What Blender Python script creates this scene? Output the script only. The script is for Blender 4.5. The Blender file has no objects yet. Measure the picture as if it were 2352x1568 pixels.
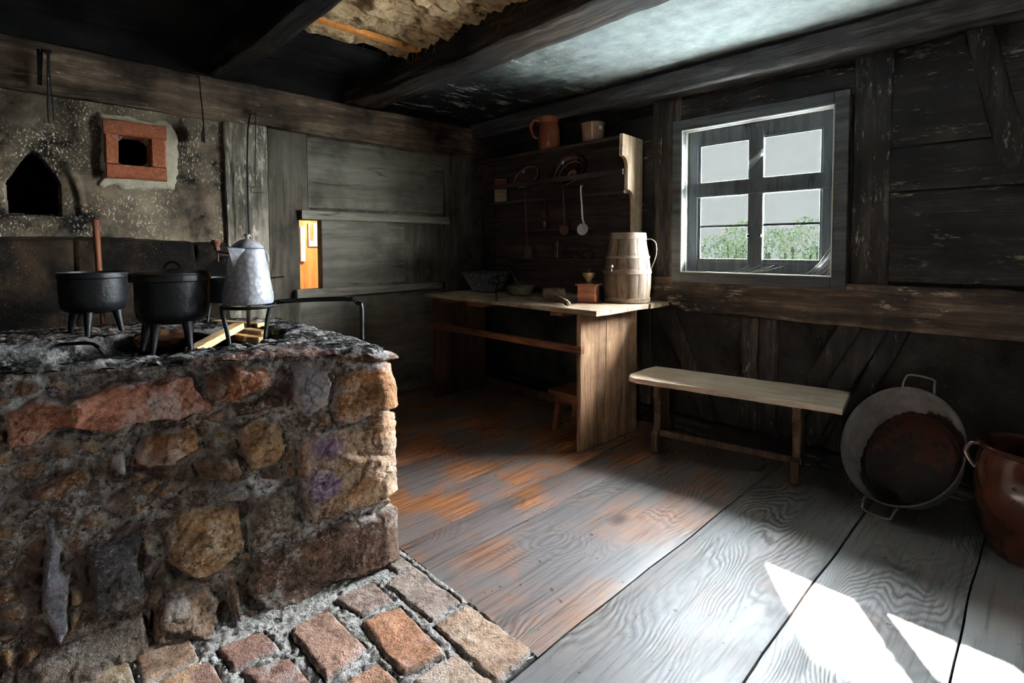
import bpy, bmesh, math, random
import numpy as np
from mathutils import Vector, Matrix, Euler

random.seed(7)
rng = np.random.default_rng(7)
SC = bpy.context.scene
COL = SC.collection
PI = math.pi

# ------------------------------------------------------------------ camera model
F, CX, CY = 1200.86, 1176.0, 617.41
YAW, PITCH, ROLL = [math.radians(a) for a in (136.0919, -2.3838, -0.1641)]
FW = np.array([math.cos(PITCH)*math.cos(YAW), math.cos(PITCH)*math.sin(YAW), math.sin(PITCH)])
R0 = np.cross(FW, [0, 0, 1]); R0 /= np.linalg.norm(R0); U0 = np.cross(R0, FW)
RT = math.cos(ROLL)*R0 + math.sin(ROLL)*U0
UP = -math.sin(ROLL)*R0 + math.cos(ROLL)*U0
EYE = np.array([0, 0, 1.2])

def ray(x, y): return (x-CX)/F*RT - (y-CY)/F*UP + FW
def atZ(x, y, z=0.0):
    d = ray(x, y); return EYE + d*(z-EYE[2])/d[2]
def atX(x, y, X):
    d = ray(x, y); return EYE + d*X/d[0]
def atY(x, y, Y):
    d = ray(x, y); return EYE + d*Y/d[1]
def proj(p):
    q = np.asarray(p, float)-EYE; z = q@FW
    return CX+F*(q@RT)/z, CY-F*(q@UP)/z

# ------------------------------------------------------------------ noise (numpy)
def vnoise(p):
    p = np.asarray(p, float); i = np.floor(p).astype(np.int64); f = p-i
    u = f*f*f*(f*(f*6-15)+10)
    def h(dx, dy, dz):
        n = ((i[:, 0]+dx)*374761393 + (i[:, 1]+dy)*668265263 + (i[:, 2]+dz)*2147483647) & 0xffffffff
        n = ((n ^ (n >> 13))*1274126177) & 0xffffffff
        n = ((n ^ (n >> 15))*2246822519) & 0xffffffff
        return ((n ^ (n >> 16)) & 0xffff)/32767.5-1
    x0 = [[h(0, a, b)*(1-u[:, 0])+h(1, a, b)*u[:, 0] for b in (0, 1)] for a in (0, 1)]
    y0 = [x0[0][b]*(1-u[:, 1])+x0[1][b]*u[:, 1] for b in (0, 1)]
    return y0[0]*(1-u[:, 2])+y0[1]*u[:, 2]
def fbm(p, oct=4, lac=2.03, gain=.5):
    p = np.asarray(p, float); a = 1.0; s = 0; t = 0
    for k in range(oct):
        s = s+a*vnoise(p+17.3*k); t += a; a *= gain; p = p*lac
    return s/t
def ss(a, b, x):
    t = np.clip((x-a)/(b-a), 0, 1); return t*t*(3-2*t)

# ------------------------------------------------------------------ mesh builder
class MB:
    def __init__(self): self.v = []; self.f = []; self.uv = None; self.cols = None
    def add(self, vs, fs):
        b = len(self.v); self.v += [tuple(map(float, q)) for q in vs]
        self.f += [tuple(b+i for i in q) for q in fs]; return self
    def box(self, lo, hi, M=None):
        x0, y0, z0 = lo; x1, y1, z1 = hi
        vs = [(x0,y0,z0),(x1,y0,z0),(x1,y1,z0),(x0,y1,z0),(x0,y0,z1),(x1,y0,z1),(x1,y1,z1),(x0,y1,z1)]
        if M is not None: vs = [M @ Vector(q) for q in vs]
        return self.add(vs, [(0,3,2,1),(4,5,6,7),(0,1,5,4),(1,2,6,5),(2,3,7,6),(3,0,4,7)])
    def prism(self, poly, d, M=None):
        """poly: list of 3D points, d: extrusion vector"""
        n = len(poly); a = [Vector(p) for p in poly]; b = [p+Vector(d) for p in a]
        vs = a+b
        if M is not None: vs = [M @ q for q in vs]
        return self.add(vs, [tuple(range(n))[::-1], tuple(range(n, 2*n))]+[(i, (i+1) % n, n+(i+1) % n, n+i) for i in range(n)])
    def tube(self, pts, r, seg=8, closed=False, flat=1.0, M=None, cap=True):
        P = [Vector(p) for p in pts]; n = len(P)
        rr = list(r) if hasattr(r, '__len__') else [r]*n
        vs = []; up = None
        for i in range(n):
            if closed: t = P[(i+1) % n]-P[i-1]
            else: t = P[min(i+1, n-1)]-P[max(i-1, 0)]
            t.normalize()
            if up is None:
                up = Vector((0, 0, 1)) if abs(t.z) < .9 else Vector((1, 0, 0))
            s = t.cross(up); s.normalize(); up = s.cross(t); up.normalize()
            for k in range(seg):
                a = 2*PI*k/seg
                vs.append(P[i]+s*(math.cos(a)*rr[i])+up*(math.sin(a)*rr[i]*flat))
        if M is not None: vs = [M @ q for q in vs]
        fs = []
        for i in range(n if closed else n-1):
            j = (i+1) % n
            for k in range(seg):
                l = (k+1) % seg
                fs.append((i*seg+k, i*seg+l, j*seg+l, j*seg+k))
        if cap and not closed:
            fs.append(tuple(range(seg))[::-1]); fs.append(tuple(range((n-1)*seg, n*seg)))
        return self.add(vs, fs)
    def lathe(self, prof, seg=40, M=None, sx=1.0, sy=1.0, a0=0, closed=False):
        vs = []; n = len(prof)
        for (r, z) in prof:
            for k in range(seg):
                a = a0+2*PI*k/seg; vs.append(Vector((r*sx*math.cos(a), r*sy*math.sin(a), z)))
        if M is not None: vs = [M @ q for q in vs]
        fs = []
        for i in range(n if closed else n-1):
            j = (i+1) % n
            for k in range(seg):
                l = (k+1) % seg; fs.append((i*seg+k, i*seg+l, j*seg+l, j*seg+k))
        if not closed:
            if prof[0][0] > 1e-5: fs.append(tuple(range(seg))[::-1])
            if prof[-1][0] > 1e-5: fs.append(tuple(range((n-1)*seg, n*seg)))
        return self.add(vs, fs)
    def timber(self, p0, p1, up, w, h, seed=0, amp=.006, step=.06, bev=.12, taper=1.0, sub=2):
        """hewn beam from p0 to p1; w along side, h along up; gently irregular"""
        p0 = Vector(p0); p1 = Vector(p1); t = (p1-p0); L = t.length; t.normalize()
        up = Vector(up); s = t.cross(up); s.normalize(); up = s.cross(t)
        m = max(2, int(L/step))
        b = min(w, h)*bev
        ring = []
        c = [(-w/2, -h/2), (w/2, -h/2), (w/2, h/2), (-w/2, h/2)]
        for k in range(4):
            a = Vector(c[k]).to_2d(); d = Vector(c[(k+1) % 4]).to_2d()
            u = (d-a).normalized(); q0 = a+u*b; q1 = d-u*b
            for j in range(sub+1): ring.append(q0.lerp(q1, j/sub))
        n = len(ring); vs = []
        for i in range(m+1):
            k = 1+(taper-1)*i/m
            for q in ring: vs.append(p0+t*(L*i/m)+s*(q.x*k)+up*(q.y*k))
        A = np.array([tuple(v) for v in vs])
        N = np.stack([fbm(A*np.array([3, 3, 3])+seed*7.1+o, 3) for o in (0, 31, 67)], 1)
        N2 = np.stack([vnoise(A*14+seed*3.3+o) for o in (5, 41, 77)], 1)
        T = np.array(t); D = N*amp+N2*amp*.35
        D = D-np.outer(D@T, T)
        A = A+D
        fs = [(i*n+k, i*n+(k+1) % n, (i+1)*n+(k+1) % n, (i+1)*n+k) for i in range(m) for k in range(n)]
        fs.append(tuple(range(n))[::-1]); fs.append(tuple(range(m*n, (m+1)*n)))
        return self.add(A, fs)
    def grid(self, pts, nu, nv):
        fs = [(i*nv+j, (i+1)*nv+j, (i+1)*nv+j+1, i*nv+j+1) for i in range(nu-1) for j in range(nv-1)]
        return self.add(pts, fs)
    def build(self, name, mat, parent=None, smooth=True, bevel=0, label=None, loc=None, subsurf=0, angle=40, col=None):
        me = bpy.data.meshes.new(name)
        L = Vector(loc) if loc is not None else None
        vs = [tuple(Vector(q)-L) for q in self.v] if L is not None else self.v
        me.from_pydata(vs, [], self.f); me.update()
        bm = bmesh.new(); bm.from_mesh(me); bmesh.ops.recalc_face_normals(bm, faces=bm.faces); bm.to_mesh(me); bm.free()
        for p in me.polygons: p.use_smooth = smooth
        if col is not None:
            a = me.color_attributes.new('Col', 'FLOAT_COLOR', 'POINT')
            a.data.foreach_set('color', np.asarray(col, np.float32).ravel())
        o = bpy.data.objects.new(name, me); COL.objects.link(o)
        for m in (mat if isinstance(mat, (list, tuple)) else [mat]): me.materials.append(m)
        if L is not None: o.location = L
        if parent is not None: o.parent = parent
        if bevel:
            b = o.modifiers.new('b', 'BEVEL'); b.width = bevel; b.segments = 2; b.limit_method = 'ANGLE'; b.angle_limit = math.radians(35)
        if subsurf:
            b = o.modifiers.new('s', 'SUBSURF'); b.levels = subsurf; b.render_levels = subsurf
        if smooth:
            try: me.set_sharp_from_angle(angle=math.radians(angle))
            except Exception: pass
        if label: o['label'] = label
        return o

def tag(o, label, cat, group=None, kind=None):
    o['label'] = label; o['category'] = cat
    if group: o['group'] = group
    if kind: o['kind'] = kind
    return o
def thing(name, label, cat, loc=(0, 0, 0), rot=(0, 0, 0), group=None, kind=None):
    o = bpy.data.objects.new(name, None); COL.objects.link(o)
    o.location = loc; o.rotation_euler = rot; o.empty_display_size = .05
    return tag(o, label, cat, group, kind)
def arc(c, r, a0, a1, n, ax=(1, 0, 0), ay=(0, 0, 1)):
    ax = Vector(ax); ay = Vector(ay); c = Vector(c)
    return [c+ax*(r*math.cos(a0+(a1-a0)*i/n))+ay*(r*math.sin(a0+(a1-a0)*i/n)) for i in range(n+1)]
def smoothpath(pts, n=6):
    P = [Vector(p) for p in pts]; out = []
    for i in range(len(P)-1):
        a = P[max(i-1, 0)]; b = P[i]; c = P[i+1]; d = P[min(i+2, len(P)-1)]
        for k in range(n):
            t = k/n
            out.append(.5*((2*b)+(c-a)*t+(2*a-5*b+4*c-d)*t*t+(3*b-a-3*c+d)*t**3))
    return out+[P[-1]]
def T(loc=(0, 0, 0), rot=(0, 0, 0)): return Matrix.Translation(loc) @ Euler(rot).to_matrix().to_4x4()

# ------------------------------------------------------------------ materials
def lin(c): 
    c = c/255.0
    return c/12.92 if c <= .04045 else ((c+.055)/1.055)**2.4
def C(r, g, b): return (lin(r), lin(g), lin(b), 1)

class Nd:
    def __init__(self, name):
        self.m = bpy.data.materials.new(name); self.m.use_nodes = True
        self.t = self.m.node_tree; self.t.nodes.clear()
        self.out = self.t.nodes.new('ShaderNodeOutputMaterial')
        self.co = self.t.nodes.new('ShaderNodeTexCoord').outputs['Object']
    def n(self, typ, **kw):
        o = self.t.nodes.new(typ)
        for k, v in kw.items(): setattr(o, k, v)
        return o
    def put(self, sock, v):
        if hasattr(v, 'is_linked'): self.t.links.new(v, sock)
        elif v is not None: sock.default_value = v
    def map(self, sc=(1, 1, 1), rot=(0, 0, 0), loc=(0, 0, 0), vec=None):
        o = self.n('ShaderNodeMapping'); self.put(o.inputs['Vector'], self.co if vec is None else vec)
        o.inputs['Scale'].default_value = sc; o.inputs['Rotation'].default_value = rot; o.inputs['Location'].default_value = loc
        return o.outputs[0]
    def noise(self, vec=None, scale=5, detail=5, rough=.55, dist=0):
        o = self.n('ShaderNodeTexNoise'); self.put(o.inputs['Vector'], self.co if vec is None else vec)
        o.inputs['Scale'].default_value = scale; o.inputs['Detail'].default_value = detail
        o.inputs['Roughness'].default_value = rough; o.inputs['Distortion'].default_value = dist
        return o.outputs['Fac']
    def vor(self, vec=None, scale=5, feature='F1', out='Distance'):
        o = self.n('ShaderNodeTexVoronoi', feature=feature); self.put(o.inputs['Vector'], self.co if vec is None else vec)
        o.inputs['Scale'].default_value = scale; return o.outputs[out]
    def ramp(self, fac, stops, interp='LINEAR'):
        o = self.n('ShaderNodeValToRGB'); self.put(o.inputs[0], fac); r = o.color_ramp; r.interpolation = interp
        while len(r.elements) < len(stops): r.elements.new(.5)
        for e, (p, c) in zip(r.elements, stops):
            e.position = p; e.color = c if hasattr(c, '__len__') else (c, c, c, 1)
        return o.outputs[0]
    def mix(self, fac, a, b, mode='MIX'):
        o = self.n('ShaderNodeMix', data_type='RGBA', blend_type=mode)
        self.put(o.inputs[0], fac); self.put(o.inputs[6], a); self.put(o.inputs[7], b); return o.outputs[2]
    def math(self, op, a, b=None, clamp=False):
        o = self.n('ShaderNodeMath', operation=op); o.use_clamp = clamp
        self.put(o.inputs[0], a)
        if b is not None: self.put(o.inputs[1], b)
        return o.outputs[0]
    def sep(self, vec=None):
        o = self.n('ShaderNodeSeparateXYZ'); self.put(o.inputs[0], self.co if vec is None else vec); return o.outputs
    def comb(self, x, y, z):
        o = self.n('ShaderNodeCombineXYZ')
        for i, v in enumerate((x, y, z)): self.put(o.inputs[i], v)
        return o.outputs[0]
    def attr(self, name='Col', out='Color'):
        o = self.n('ShaderNodeAttribute'); o.attribute_name = name; return o.outputs[out]
    def bump(self, h, strength=.5, dist=.01, normal=None):
        o = self.n('ShaderNodeBump'); self.put(o.inputs['Height'], h)
        o.inputs['Strength'].default_value = strength; o.inputs['Distance'].default_value = dist
        if normal is not None: self.put(o.inputs['Normal'], normal)
        return o.outputs[0]
    def pbr(self, col, rough=.7, metal=0, spec=.5, normal=None, coat=0, coat_rough=.1, sub=None):
        p = self.n('ShaderNodeBsdfPrincipled')
        self.put(p.inputs['Base Color'], col); self.put(p.inputs['Roughness'], rough); self.put(p.inputs['Metallic'], metal)
        self.put(p.inputs['Specular IOR Level'], spec)
        if normal is not None: self.put(p.inputs['Normal'], normal)
        self.put(p.inputs['Coat Weight'], coat); self.put(p.inputs['Coat Roughness'], coat_rough)
        self.t.links.new(p.outputs[0], self.out.inputs[0]); return self.m

def wood(name, dark, mid, light, axis='x', rough=.75, grain=1.0, bump=.35, spec=.3, fleck=None, fleck_amt=.62, soot=None, soot_amt=.5, seed=0, blotch=2.2):
    """weathered timber: long streaks along the grain, blotches, scratches, optional pale flecks and soot"""
    k = Nd(name)
    lo, hi = 1.7*grain, 30*grain
    sc = {'x': (lo, hi, hi), 'y': (hi, lo, hi), 'z': (hi, hi, lo)}[axis]
    w = k.noise(k.map((1.3,)*3, loc=(seed, seed*2, 0)), 2.0, 2)
    warp = k.n('ShaderNodeVectorMath', operation='ADD'); k.put(warp.inputs[0], k.map(sc, loc=(seed*3.1, seed, seed*1.7)))
    k.put(warp.inputs[1], k.comb(k.math('MULTIPLY', w, 1.6), k.math('MULTIPLY', w, 1.6), k.math('MULTIPLY', w, 1.6)))
    g = k.noise(warp.outputs[0], 1.0, 6, .62)
    fine = k.noise(k.map(tuple(4.5*s for s in sc)), 1.0, 4, .75)
    g2 = k.math('ADD', k.math('MULTIPLY', g, .7), k.math('MULTIPLY', fine, .3))
    col = k.ramp(g2, [(.32, dark), (.5, mid), (.68, light)])
    b = k.noise(k.map((1, 1, 1), loc=(seed+4, 3, seed)), blotch, 4, .6)
    if soot is not None:
        col = k.mix(k.ramp(b, [(soot_amt-.12, 1), (soot_amt+.12, 0)]), col, soot)
    if fleck is not None:
        fs = (5.5, 24, 24) if axis == 'x' else (24, 5.5, 24) if axis == 'y' else (24, 24, 5.5)
        fl = k.noise(k.map(fs, loc=(9, seed, 2)), 1.0, 9, .82)
        mk = k.math('MULTIPLY', k.ramp(fl, [(fleck_amt, 0), (fleck_amt+.05, 1)]), k.ramp(k.noise(None, 3.1, 4, .6), [(.4, 0), (.6, 1)]))
        col = k.mix(mk, col, fleck)
    crack = k.ramp(k.noise(k.map(tuple(s*.45 for s in sc), loc=(seed, 7, 1)), 1.0, 2, .5), [(.485, 1), (.5, 0), (.515, 1)])
    cm = k.ramp(k.noise(None, 2.7, 2), [(.5, 0), (.62, 1)])
    col = k.mix(k.math('MULTIPLY', k.math('SUBTRACT', 1, crack), k.math('MULTIPLY', cm, .8)), col, tuple(x*.25 for x in dark[:3])+(1,))
    nm = k.bump(k.math('ADD', g2, k.math('MULTIPLY', crack, .15)), bump, .012)
    return k.pbr(col, k.ramp(g, [(.3, min(1, rough+.12)), (.7, max(.1, rough-.08))]), 0, spec, nm)

def simple(name, col, rough=.6, metal=0, spec=.5, var=.25, scale=12, bump=.1, coat=0, dark=None):
    k = Nd(name)
    n = k.noise(None, scale, 5, .6)
    d = dark or tuple(x*(1-var*2) for x in col[:3])+(1,)
    l = tuple(min(1, x*(1+var)) for x in col[:3])+(1,)
    c = k.ramp(n, [(.3, d), (.5, col), (.72, l)])
    nm = k.bump(k.noise(None, scale*4, 4, .6), bump, .004) if bump else None
    return k.pbr(c, k.ramp(n, [(.3, min(1, rough+.1)), (.7, max(.05, rough-.08))]), metal, spec, nm, coat)

def plaster(name, a, b, soot, fleck=None, soot_bias=.5, scale=2.2, fleck_th=.6, streak=False):
    k = Nd(name)
    n1 = k.noise(None, scale, 6, .62, .4)
    n2 = k.noise(None, scale*5, 5, .65)
    col = k.mix(k.ramp(n2, [(.35, 0), (.65, 1)]), a, b)
    mk = k.ramp(k.math('ADD', k.math('MULTIPLY', n1, .75), k.math('MULTIPLY', n2, .25)), [(soot_bias-.09, 1), (soot_bias+.09, 0)])
    col = k.mix(mk, col, soot)
    if fleck is not None:
        v = k.noise(k.map((1, 1, .6) if streak else (1, 1, 1)), 85, 4, .8)
        mk2 = k.math('MULTIPLY', k.ramp(v, [(fleck_th, 0), (fleck_th+.035, 1)]), k.ramp(k.noise(None, 4, 3), [(.42, 0), (.6, 1)]))
        col = k.mix(mk2, col, fleck)
    nm = k.bump(k.math('ADD', k.math('MULTIPLY', n2, .6), k.noise(None, 60, 4, .7)), .45, .012)
    return k.pbr(col, .92, 0, .15, nm)

M = {}
BLK = C(14, 13, 12)
M['beam'] = wood('hewn_beam_wood', C(24, 19, 16), C(50, 41, 34), C(100, 84, 69), 'x', .8, .8, .6, .25, soot=C(22, 19, 17), soot_amt=.48, seed=1)
M['beam_soot'] = wood('sooty_beam_wood', C(14, 12, 10), C(30, 26, 22), C(64, 56, 47), 'x', .85, .8, .6, .2, soot=C(12, 11, 10), soot_amt=.5, seed=33)
M['plate_left'] = wood('back_plate_wood', C(58, 46, 37), C(112, 92, 74), C(172, 146, 118), 'y', .8, .8, .5, .25, fleck=C(206, 184, 154), fleck_amt=.60, soot=C(38, 29, 23), soot_amt=.49, seed=2)
M['plate_right'] = wood('window_plate_wood', C(40, 37, 38), C(74, 70, 71), C(128, 124, 124), 'x', .5, .8, .4, .4, seed=3)
M['wall_x'] = wood('log_wall_wood', C(20, 16, 15), C(42, 35, 32), C(92, 80, 72), 'x', .55, .8, .5, .45, fleck=C(176, 162, 146), fleck_amt=.575, soot=C(17, 14, 13), soot_amt=.5, seed=4)
M['rail_x'] = wood('log_rail_wood', C(40, 30, 24), C(96, 76, 60), C(166, 140, 114), 'x', .55, .7, .5, .45, fleck=C(210, 190, 166), fleck_amt=.56, soot=C(26, 20, 17), soot_amt=.45, seed=5)
M['wall_z'] = wood('stud_wood', C(22, 18, 16), C(52, 44, 39), C(112, 98, 87), 'z', .55, .8, .5, .45, fleck=C(180, 166, 150), fleck_amt=.58, soot=C(18, 15, 14), soot_amt=.47, seed=6)
M['grey_board'] = wood('grey_board_wood', C(66, 60, 51), C(98, 91, 80), C(124, 116, 102), 'z', .85, .5, .3, .2, soot=C(52, 46, 40), soot_amt=.42, seed=7)
M['grey_panel'] = wood('grey_panel_wood', C(92, 87, 78), C(120, 114, 103), C(142, 136, 124), 'y', .85, .5, .3, .2, soot=C(72, 66, 58), soot_amt=.40, seed=8)
M['grey_rail'] = wood('grey_rail_wood', C(100, 94, 83), C(134, 127, 114), C(158, 150, 136), 'y', .8, .7, .3, .2, seed=9)
M['post'] = wood('worn_post_wood', C(70, 64, 56), C(136, 127, 113), C(196, 186, 166), 'z', .85, .9, .5, .2, fleck=C(230, 218, 196), fleck_amt=.54, soot=C(56, 50, 43), soot_amt=.46, seed=10)
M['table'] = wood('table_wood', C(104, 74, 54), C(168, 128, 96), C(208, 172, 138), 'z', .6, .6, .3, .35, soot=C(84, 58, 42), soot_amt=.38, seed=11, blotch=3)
M['tabletop'] = wood('tabletop_wood', C(96, 76, 60), C(160, 136, 112), C(206, 186, 160), 'x', .5, .6, .35, .45, soot=C(92, 74, 58), soot_amt=.4, seed=12, blotch=4)
M['tablerail'] = wood('table_rail_wood', C(80, 44, 28), C(132, 78, 50), C(170, 112, 78), 'x', .6, .8, .3, .35, seed=13)
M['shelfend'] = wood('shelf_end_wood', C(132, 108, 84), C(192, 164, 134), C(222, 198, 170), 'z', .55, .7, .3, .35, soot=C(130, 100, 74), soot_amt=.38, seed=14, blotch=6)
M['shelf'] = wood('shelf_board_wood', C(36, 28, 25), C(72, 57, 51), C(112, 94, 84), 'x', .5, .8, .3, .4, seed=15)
M['bench'] = wood('bench_wood', C(172, 142, 118), C(226, 202, 178), C(240, 228, 212), 'x', .5, .7, .35, .45, soot=C(196, 170, 138), soot_amt=.36, seed=16, blotch=5)
M['benchleg'] = wood('bench_leg_wood', C(60, 44, 34), C(112, 86, 66), C(160, 132, 104), 'z', .65, .8, .4, .35, seed=17)
M['barrel'] = wood('barrel_stave_wood', C(70, 54, 43), C(118, 98, 80), C(168, 146, 122), 'z', .6, .8, .3, .35, soot=C(96, 72, 54), soot_amt=.42, seed=18, blotch=7)
M['barrelhoop'] = wood('barrel_hoop_wood', C(88, 72, 58), C(136, 116, 96), C(180, 160, 136), 'x', .6, .8, .3, .35, seed=19)
M['grinder'] = wood('grinder_wood', C(120, 62, 42), C(170, 100, 72), C(200, 134, 100), 'x', .45, .8, .2, .4, seed=20)
M['mallet'] = wood('mallet_wood', C(84, 68, 56), C(126, 104, 86), C(164, 140, 116), 'x', .6, .8, .3, .35, seed=21)
M['paddle'] = wood('paddle_wood', C(60, 34, 24), C(104, 62, 44), C(126, 92, 72), 'z', .55, .8, .2, .35, seed=22)
M['stick'] = wood('brown_stick_wood', C(70, 34, 16), C(118, 64, 32), C(158, 96, 54), 'z', .6, 1.2, .3, .35, seed=23)
M['orange'] = wood('orange_door_wood', C(214, 128, 60), C(236, 158, 84), C(248, 184, 112), 'z', .5, .4, .1, .3, seed=24)
M['firewood'] = wood('split_firewood', C(196, 150, 100), C(226, 186, 134), C(240, 212, 166), 'y', .75, 1.2, .3, .25, seed=25)
M['log'] = wood('charred_log', C(70, 42, 28), C(128, 84, 58), C(172, 124, 92), 'y', .8, 1.2, .5, .2, soot=C(30, 22, 18), soot_amt=.42, seed=26)
M['soot_board'] = wood('sooty_ceiling_board', C(9, 9, 8), C(16, 15, 14), C(32, 29, 26), 'y', .8, .5, .4, .2, seed=27)

M['soot_plaster'] = plaster('sooty_plaster', C(160, 144, 122), C(118, 100, 80), C(26, 22, 19), C(232, 220, 196), .495, 2.4, .575, True)
M['soot_stone'] = plaster('sooty_stone', C(84, 64, 46), C(54, 42, 32), C(20, 17, 15), C(150, 120, 88), .53, 3.2, .62)
M['infill'] = plaster('dark_infill_plaster', C(74, 70, 66), C(54, 50, 47), C(26, 23, 21), C(130, 122, 112), .46, 2.6, .63, True)
M['pale_plaster'] = plaster('pale_plaster', C(196, 188, 166), C(178, 168, 146), C(120, 108, 90), None, .34, 4)
M['redbrick'] = plaster('red_brick', C(178, 108, 76), C(150, 82, 56), C(92, 56, 42), C(214, 168, 138), .36, 9, .6)
M['black'] = simple('black_soot', C(10, 10, 10), .95, 0, .1)

def mk_ceiling():
    k = Nd('grey_ceiling_plaster')
    n1 = k.noise(k.map((.8, 1.2, 1)), 1.6, 6, .6, .5); n2 = k.noise(None, 9, 5, .65)
    col = k.ramp(n2, [(.3, C(136, 144, 143)), (.6, C(164, 173, 171)), (.75, C(182, 189, 186))])
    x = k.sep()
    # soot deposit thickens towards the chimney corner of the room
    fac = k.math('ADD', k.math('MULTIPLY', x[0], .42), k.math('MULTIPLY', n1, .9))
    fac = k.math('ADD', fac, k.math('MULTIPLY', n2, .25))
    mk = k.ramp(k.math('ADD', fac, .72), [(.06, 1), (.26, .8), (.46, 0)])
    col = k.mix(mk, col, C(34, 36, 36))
    fl = k.math('MULTIPLY', k.ramp(k.noise(k.map((3, 1, 1)), 4, 8, .75), [(.545, 0), (.60, 1)]), k.ramp(k.noise(None, 1.9, 3), [(.44, 0), (.58, 1)]))
    col = k.mix(k.math('MULTIPLY', fl, k.math('ADD', k.math('MULTIPLY', mk, .9), .08)), col, C(206, 212, 206))
    return k.pbr(col, .9, 0, .2, k.bump(k.math('ADD', n2, k.noise(None, 50, 3)), .25, .01))
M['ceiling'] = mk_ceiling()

def mk_clay():
    k = Nd('straw_clay')
    n1 = k.noise(None, 7, 6, .7); n2 = k.noise(k.map((40, 12, 30), rot=(0, 0, .5)), 1, 5, .7)
    col = k.ramp(k.math('ADD', k.math('MULTIPLY', n1, .5), k.math('MULTIPLY', n2, .5)), [(.36, C(84, 60, 38)), (.47, C(196, 164, 124)), (.66, C(228, 204, 166))])
    return k.pbr(col, .95, 0, .1, k.bump(k.math('ADD', n1, n2), .9, .02))
M['clay'] = mk_clay()

def mk_floor():
    """broad boards; each board carries its own random offset and warmth in the Col attribute (r, g) ; figure from cut growth rings around knots"""
    k = Nd('worn_floor_boards')
    at = k.n('ShaderNodeSeparateColor'); k.put(at.inputs[0], k.attr('Col'))
    rnd, warm = at.outputs[0], at.outputs[1]
    x, y, z = k.sep()
    off = k.math('MULTIPLY', rnd, 37.0)
    # growth rings: height above the log heart changes slowly along the board -> cathedral figure
    yl = k.math('ADD', y, off)
    wob = k.noise(k.comb(k.math('MULTIPLY', x, 1.5), k.math('MULTIPLY', yl, .5), rnd), 2.2, 2, .4)
    fine = k.noise(k.comb(k.math('MULTIPLY', x, 9.0), k.math('MULTIPLY', yl, 2.2), rnd), 3, 3, .5)
    kv = k.n('ShaderNodeTexVoronoi', feature='SMOOTH_F1'); k.put(kv.inputs['Vector'], k.comb(k.math('MULTIPLY', x, 2.0), k.math('MULTIPLY', yl, 1.15), rnd)); kv.inputs['Scale'].default_value = 1.0
    kv.inputs['Smoothness'].default_value = .15
    kd = kv.outputs['Distance']
    kb = k.math('POWER', 2.718, k.math('MULTIPLY', k.math('MULTIPLY', kd, kd), -11.0))
    field = k.math('ADD', k.math('MULTIPLY', wob, 1.5), k.math('MULTIPLY', kb, .75))
    field = k.math('ADD', field, k.math('MULTIPLY', x, 2.0))
    field = k.math('ADD', field, k.math('MULTIPLY', fine, .09))
    ring = k.math('FRACT', k.math('MULTIPLY', field, 21.0))
    ring = k.math('ABSOLUTE', k.math('SUBTRACT', k.math('MULTIPLY', ring, 2), 1))
    show = k.ramp(k.noise(k.comb(x, k.math('MULTIPLY', yl, .8), rnd), 3.0, 3, .5), [(.44, .04), (.64, 1)])
    ring = k.math('ADD', .55, k.math('MULTIPLY', k.math('SUBTRACT', ring, .55), show))
    streak = k.noise(k.comb(k.math('MULTIPLY', x, 60.0), k.math('MULTIPLY', yl, 2.5), rnd), 1, 5, .65)
    patch = k.noise(k.comb(k.math('MULTIPLY', x, 1.2), yl, rnd), 2.6, 5, .6)
    grey = k.ramp(ring, [(.1, C(66, 63, 62)), (.4, C(124, 121, 120)), (.8, C(158, 156, 155))])
    grey = k.mix(k.ramp(patch, [(.35, .7), (.6, 0)]), grey, C(112, 109, 110))
    orange = k.ramp(k.math('ADD', k.math('MULTIPLY', ring, .3), k.math('MULTIPLY', streak, .7)), [(.3, C(84, 48, 30)), (.5, C(146, 92, 56)), (.75, C(196, 134, 84))])
    orange = k.mix(k.ramp(patch, [(.44, .85), (.56, 0)]), orange, C(104, 98, 99))
    wf = k.math('ADD', warm, k.math('MULTIPLY', k.math('SUBTRACT', patch, .5), 1.2), True)
    col = k.mix(wf, grey, orange)
    col = k.mix(k.ramp(kd, [(.05, 1), (.11, 0)]), col, C(58, 44, 36))
    sp = k.ramp(k.noise(None, 34, 2, .5), [(.7, 0), (.73, 1)])
    col = k.mix(k.math('MULTIPLY', sp, .7), col, C(30, 25, 22))
    dirt = k.ramp(streak, [(.33, .55), (.5, 0)])
    col = k.mix(dirt, col, C(52, 44, 40))
    h = k.math('ADD', k.math('MULTIPLY', ring, .55), k.math('MULTIPLY', streak, .6))
    nm = k.bump(h, .35, .006)
    return k.pbr(col, k.ramp(patch, [(.3, .42), (.7, .6)]), 0, .45, nm)
M['floor'] = mk_floor()

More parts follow.
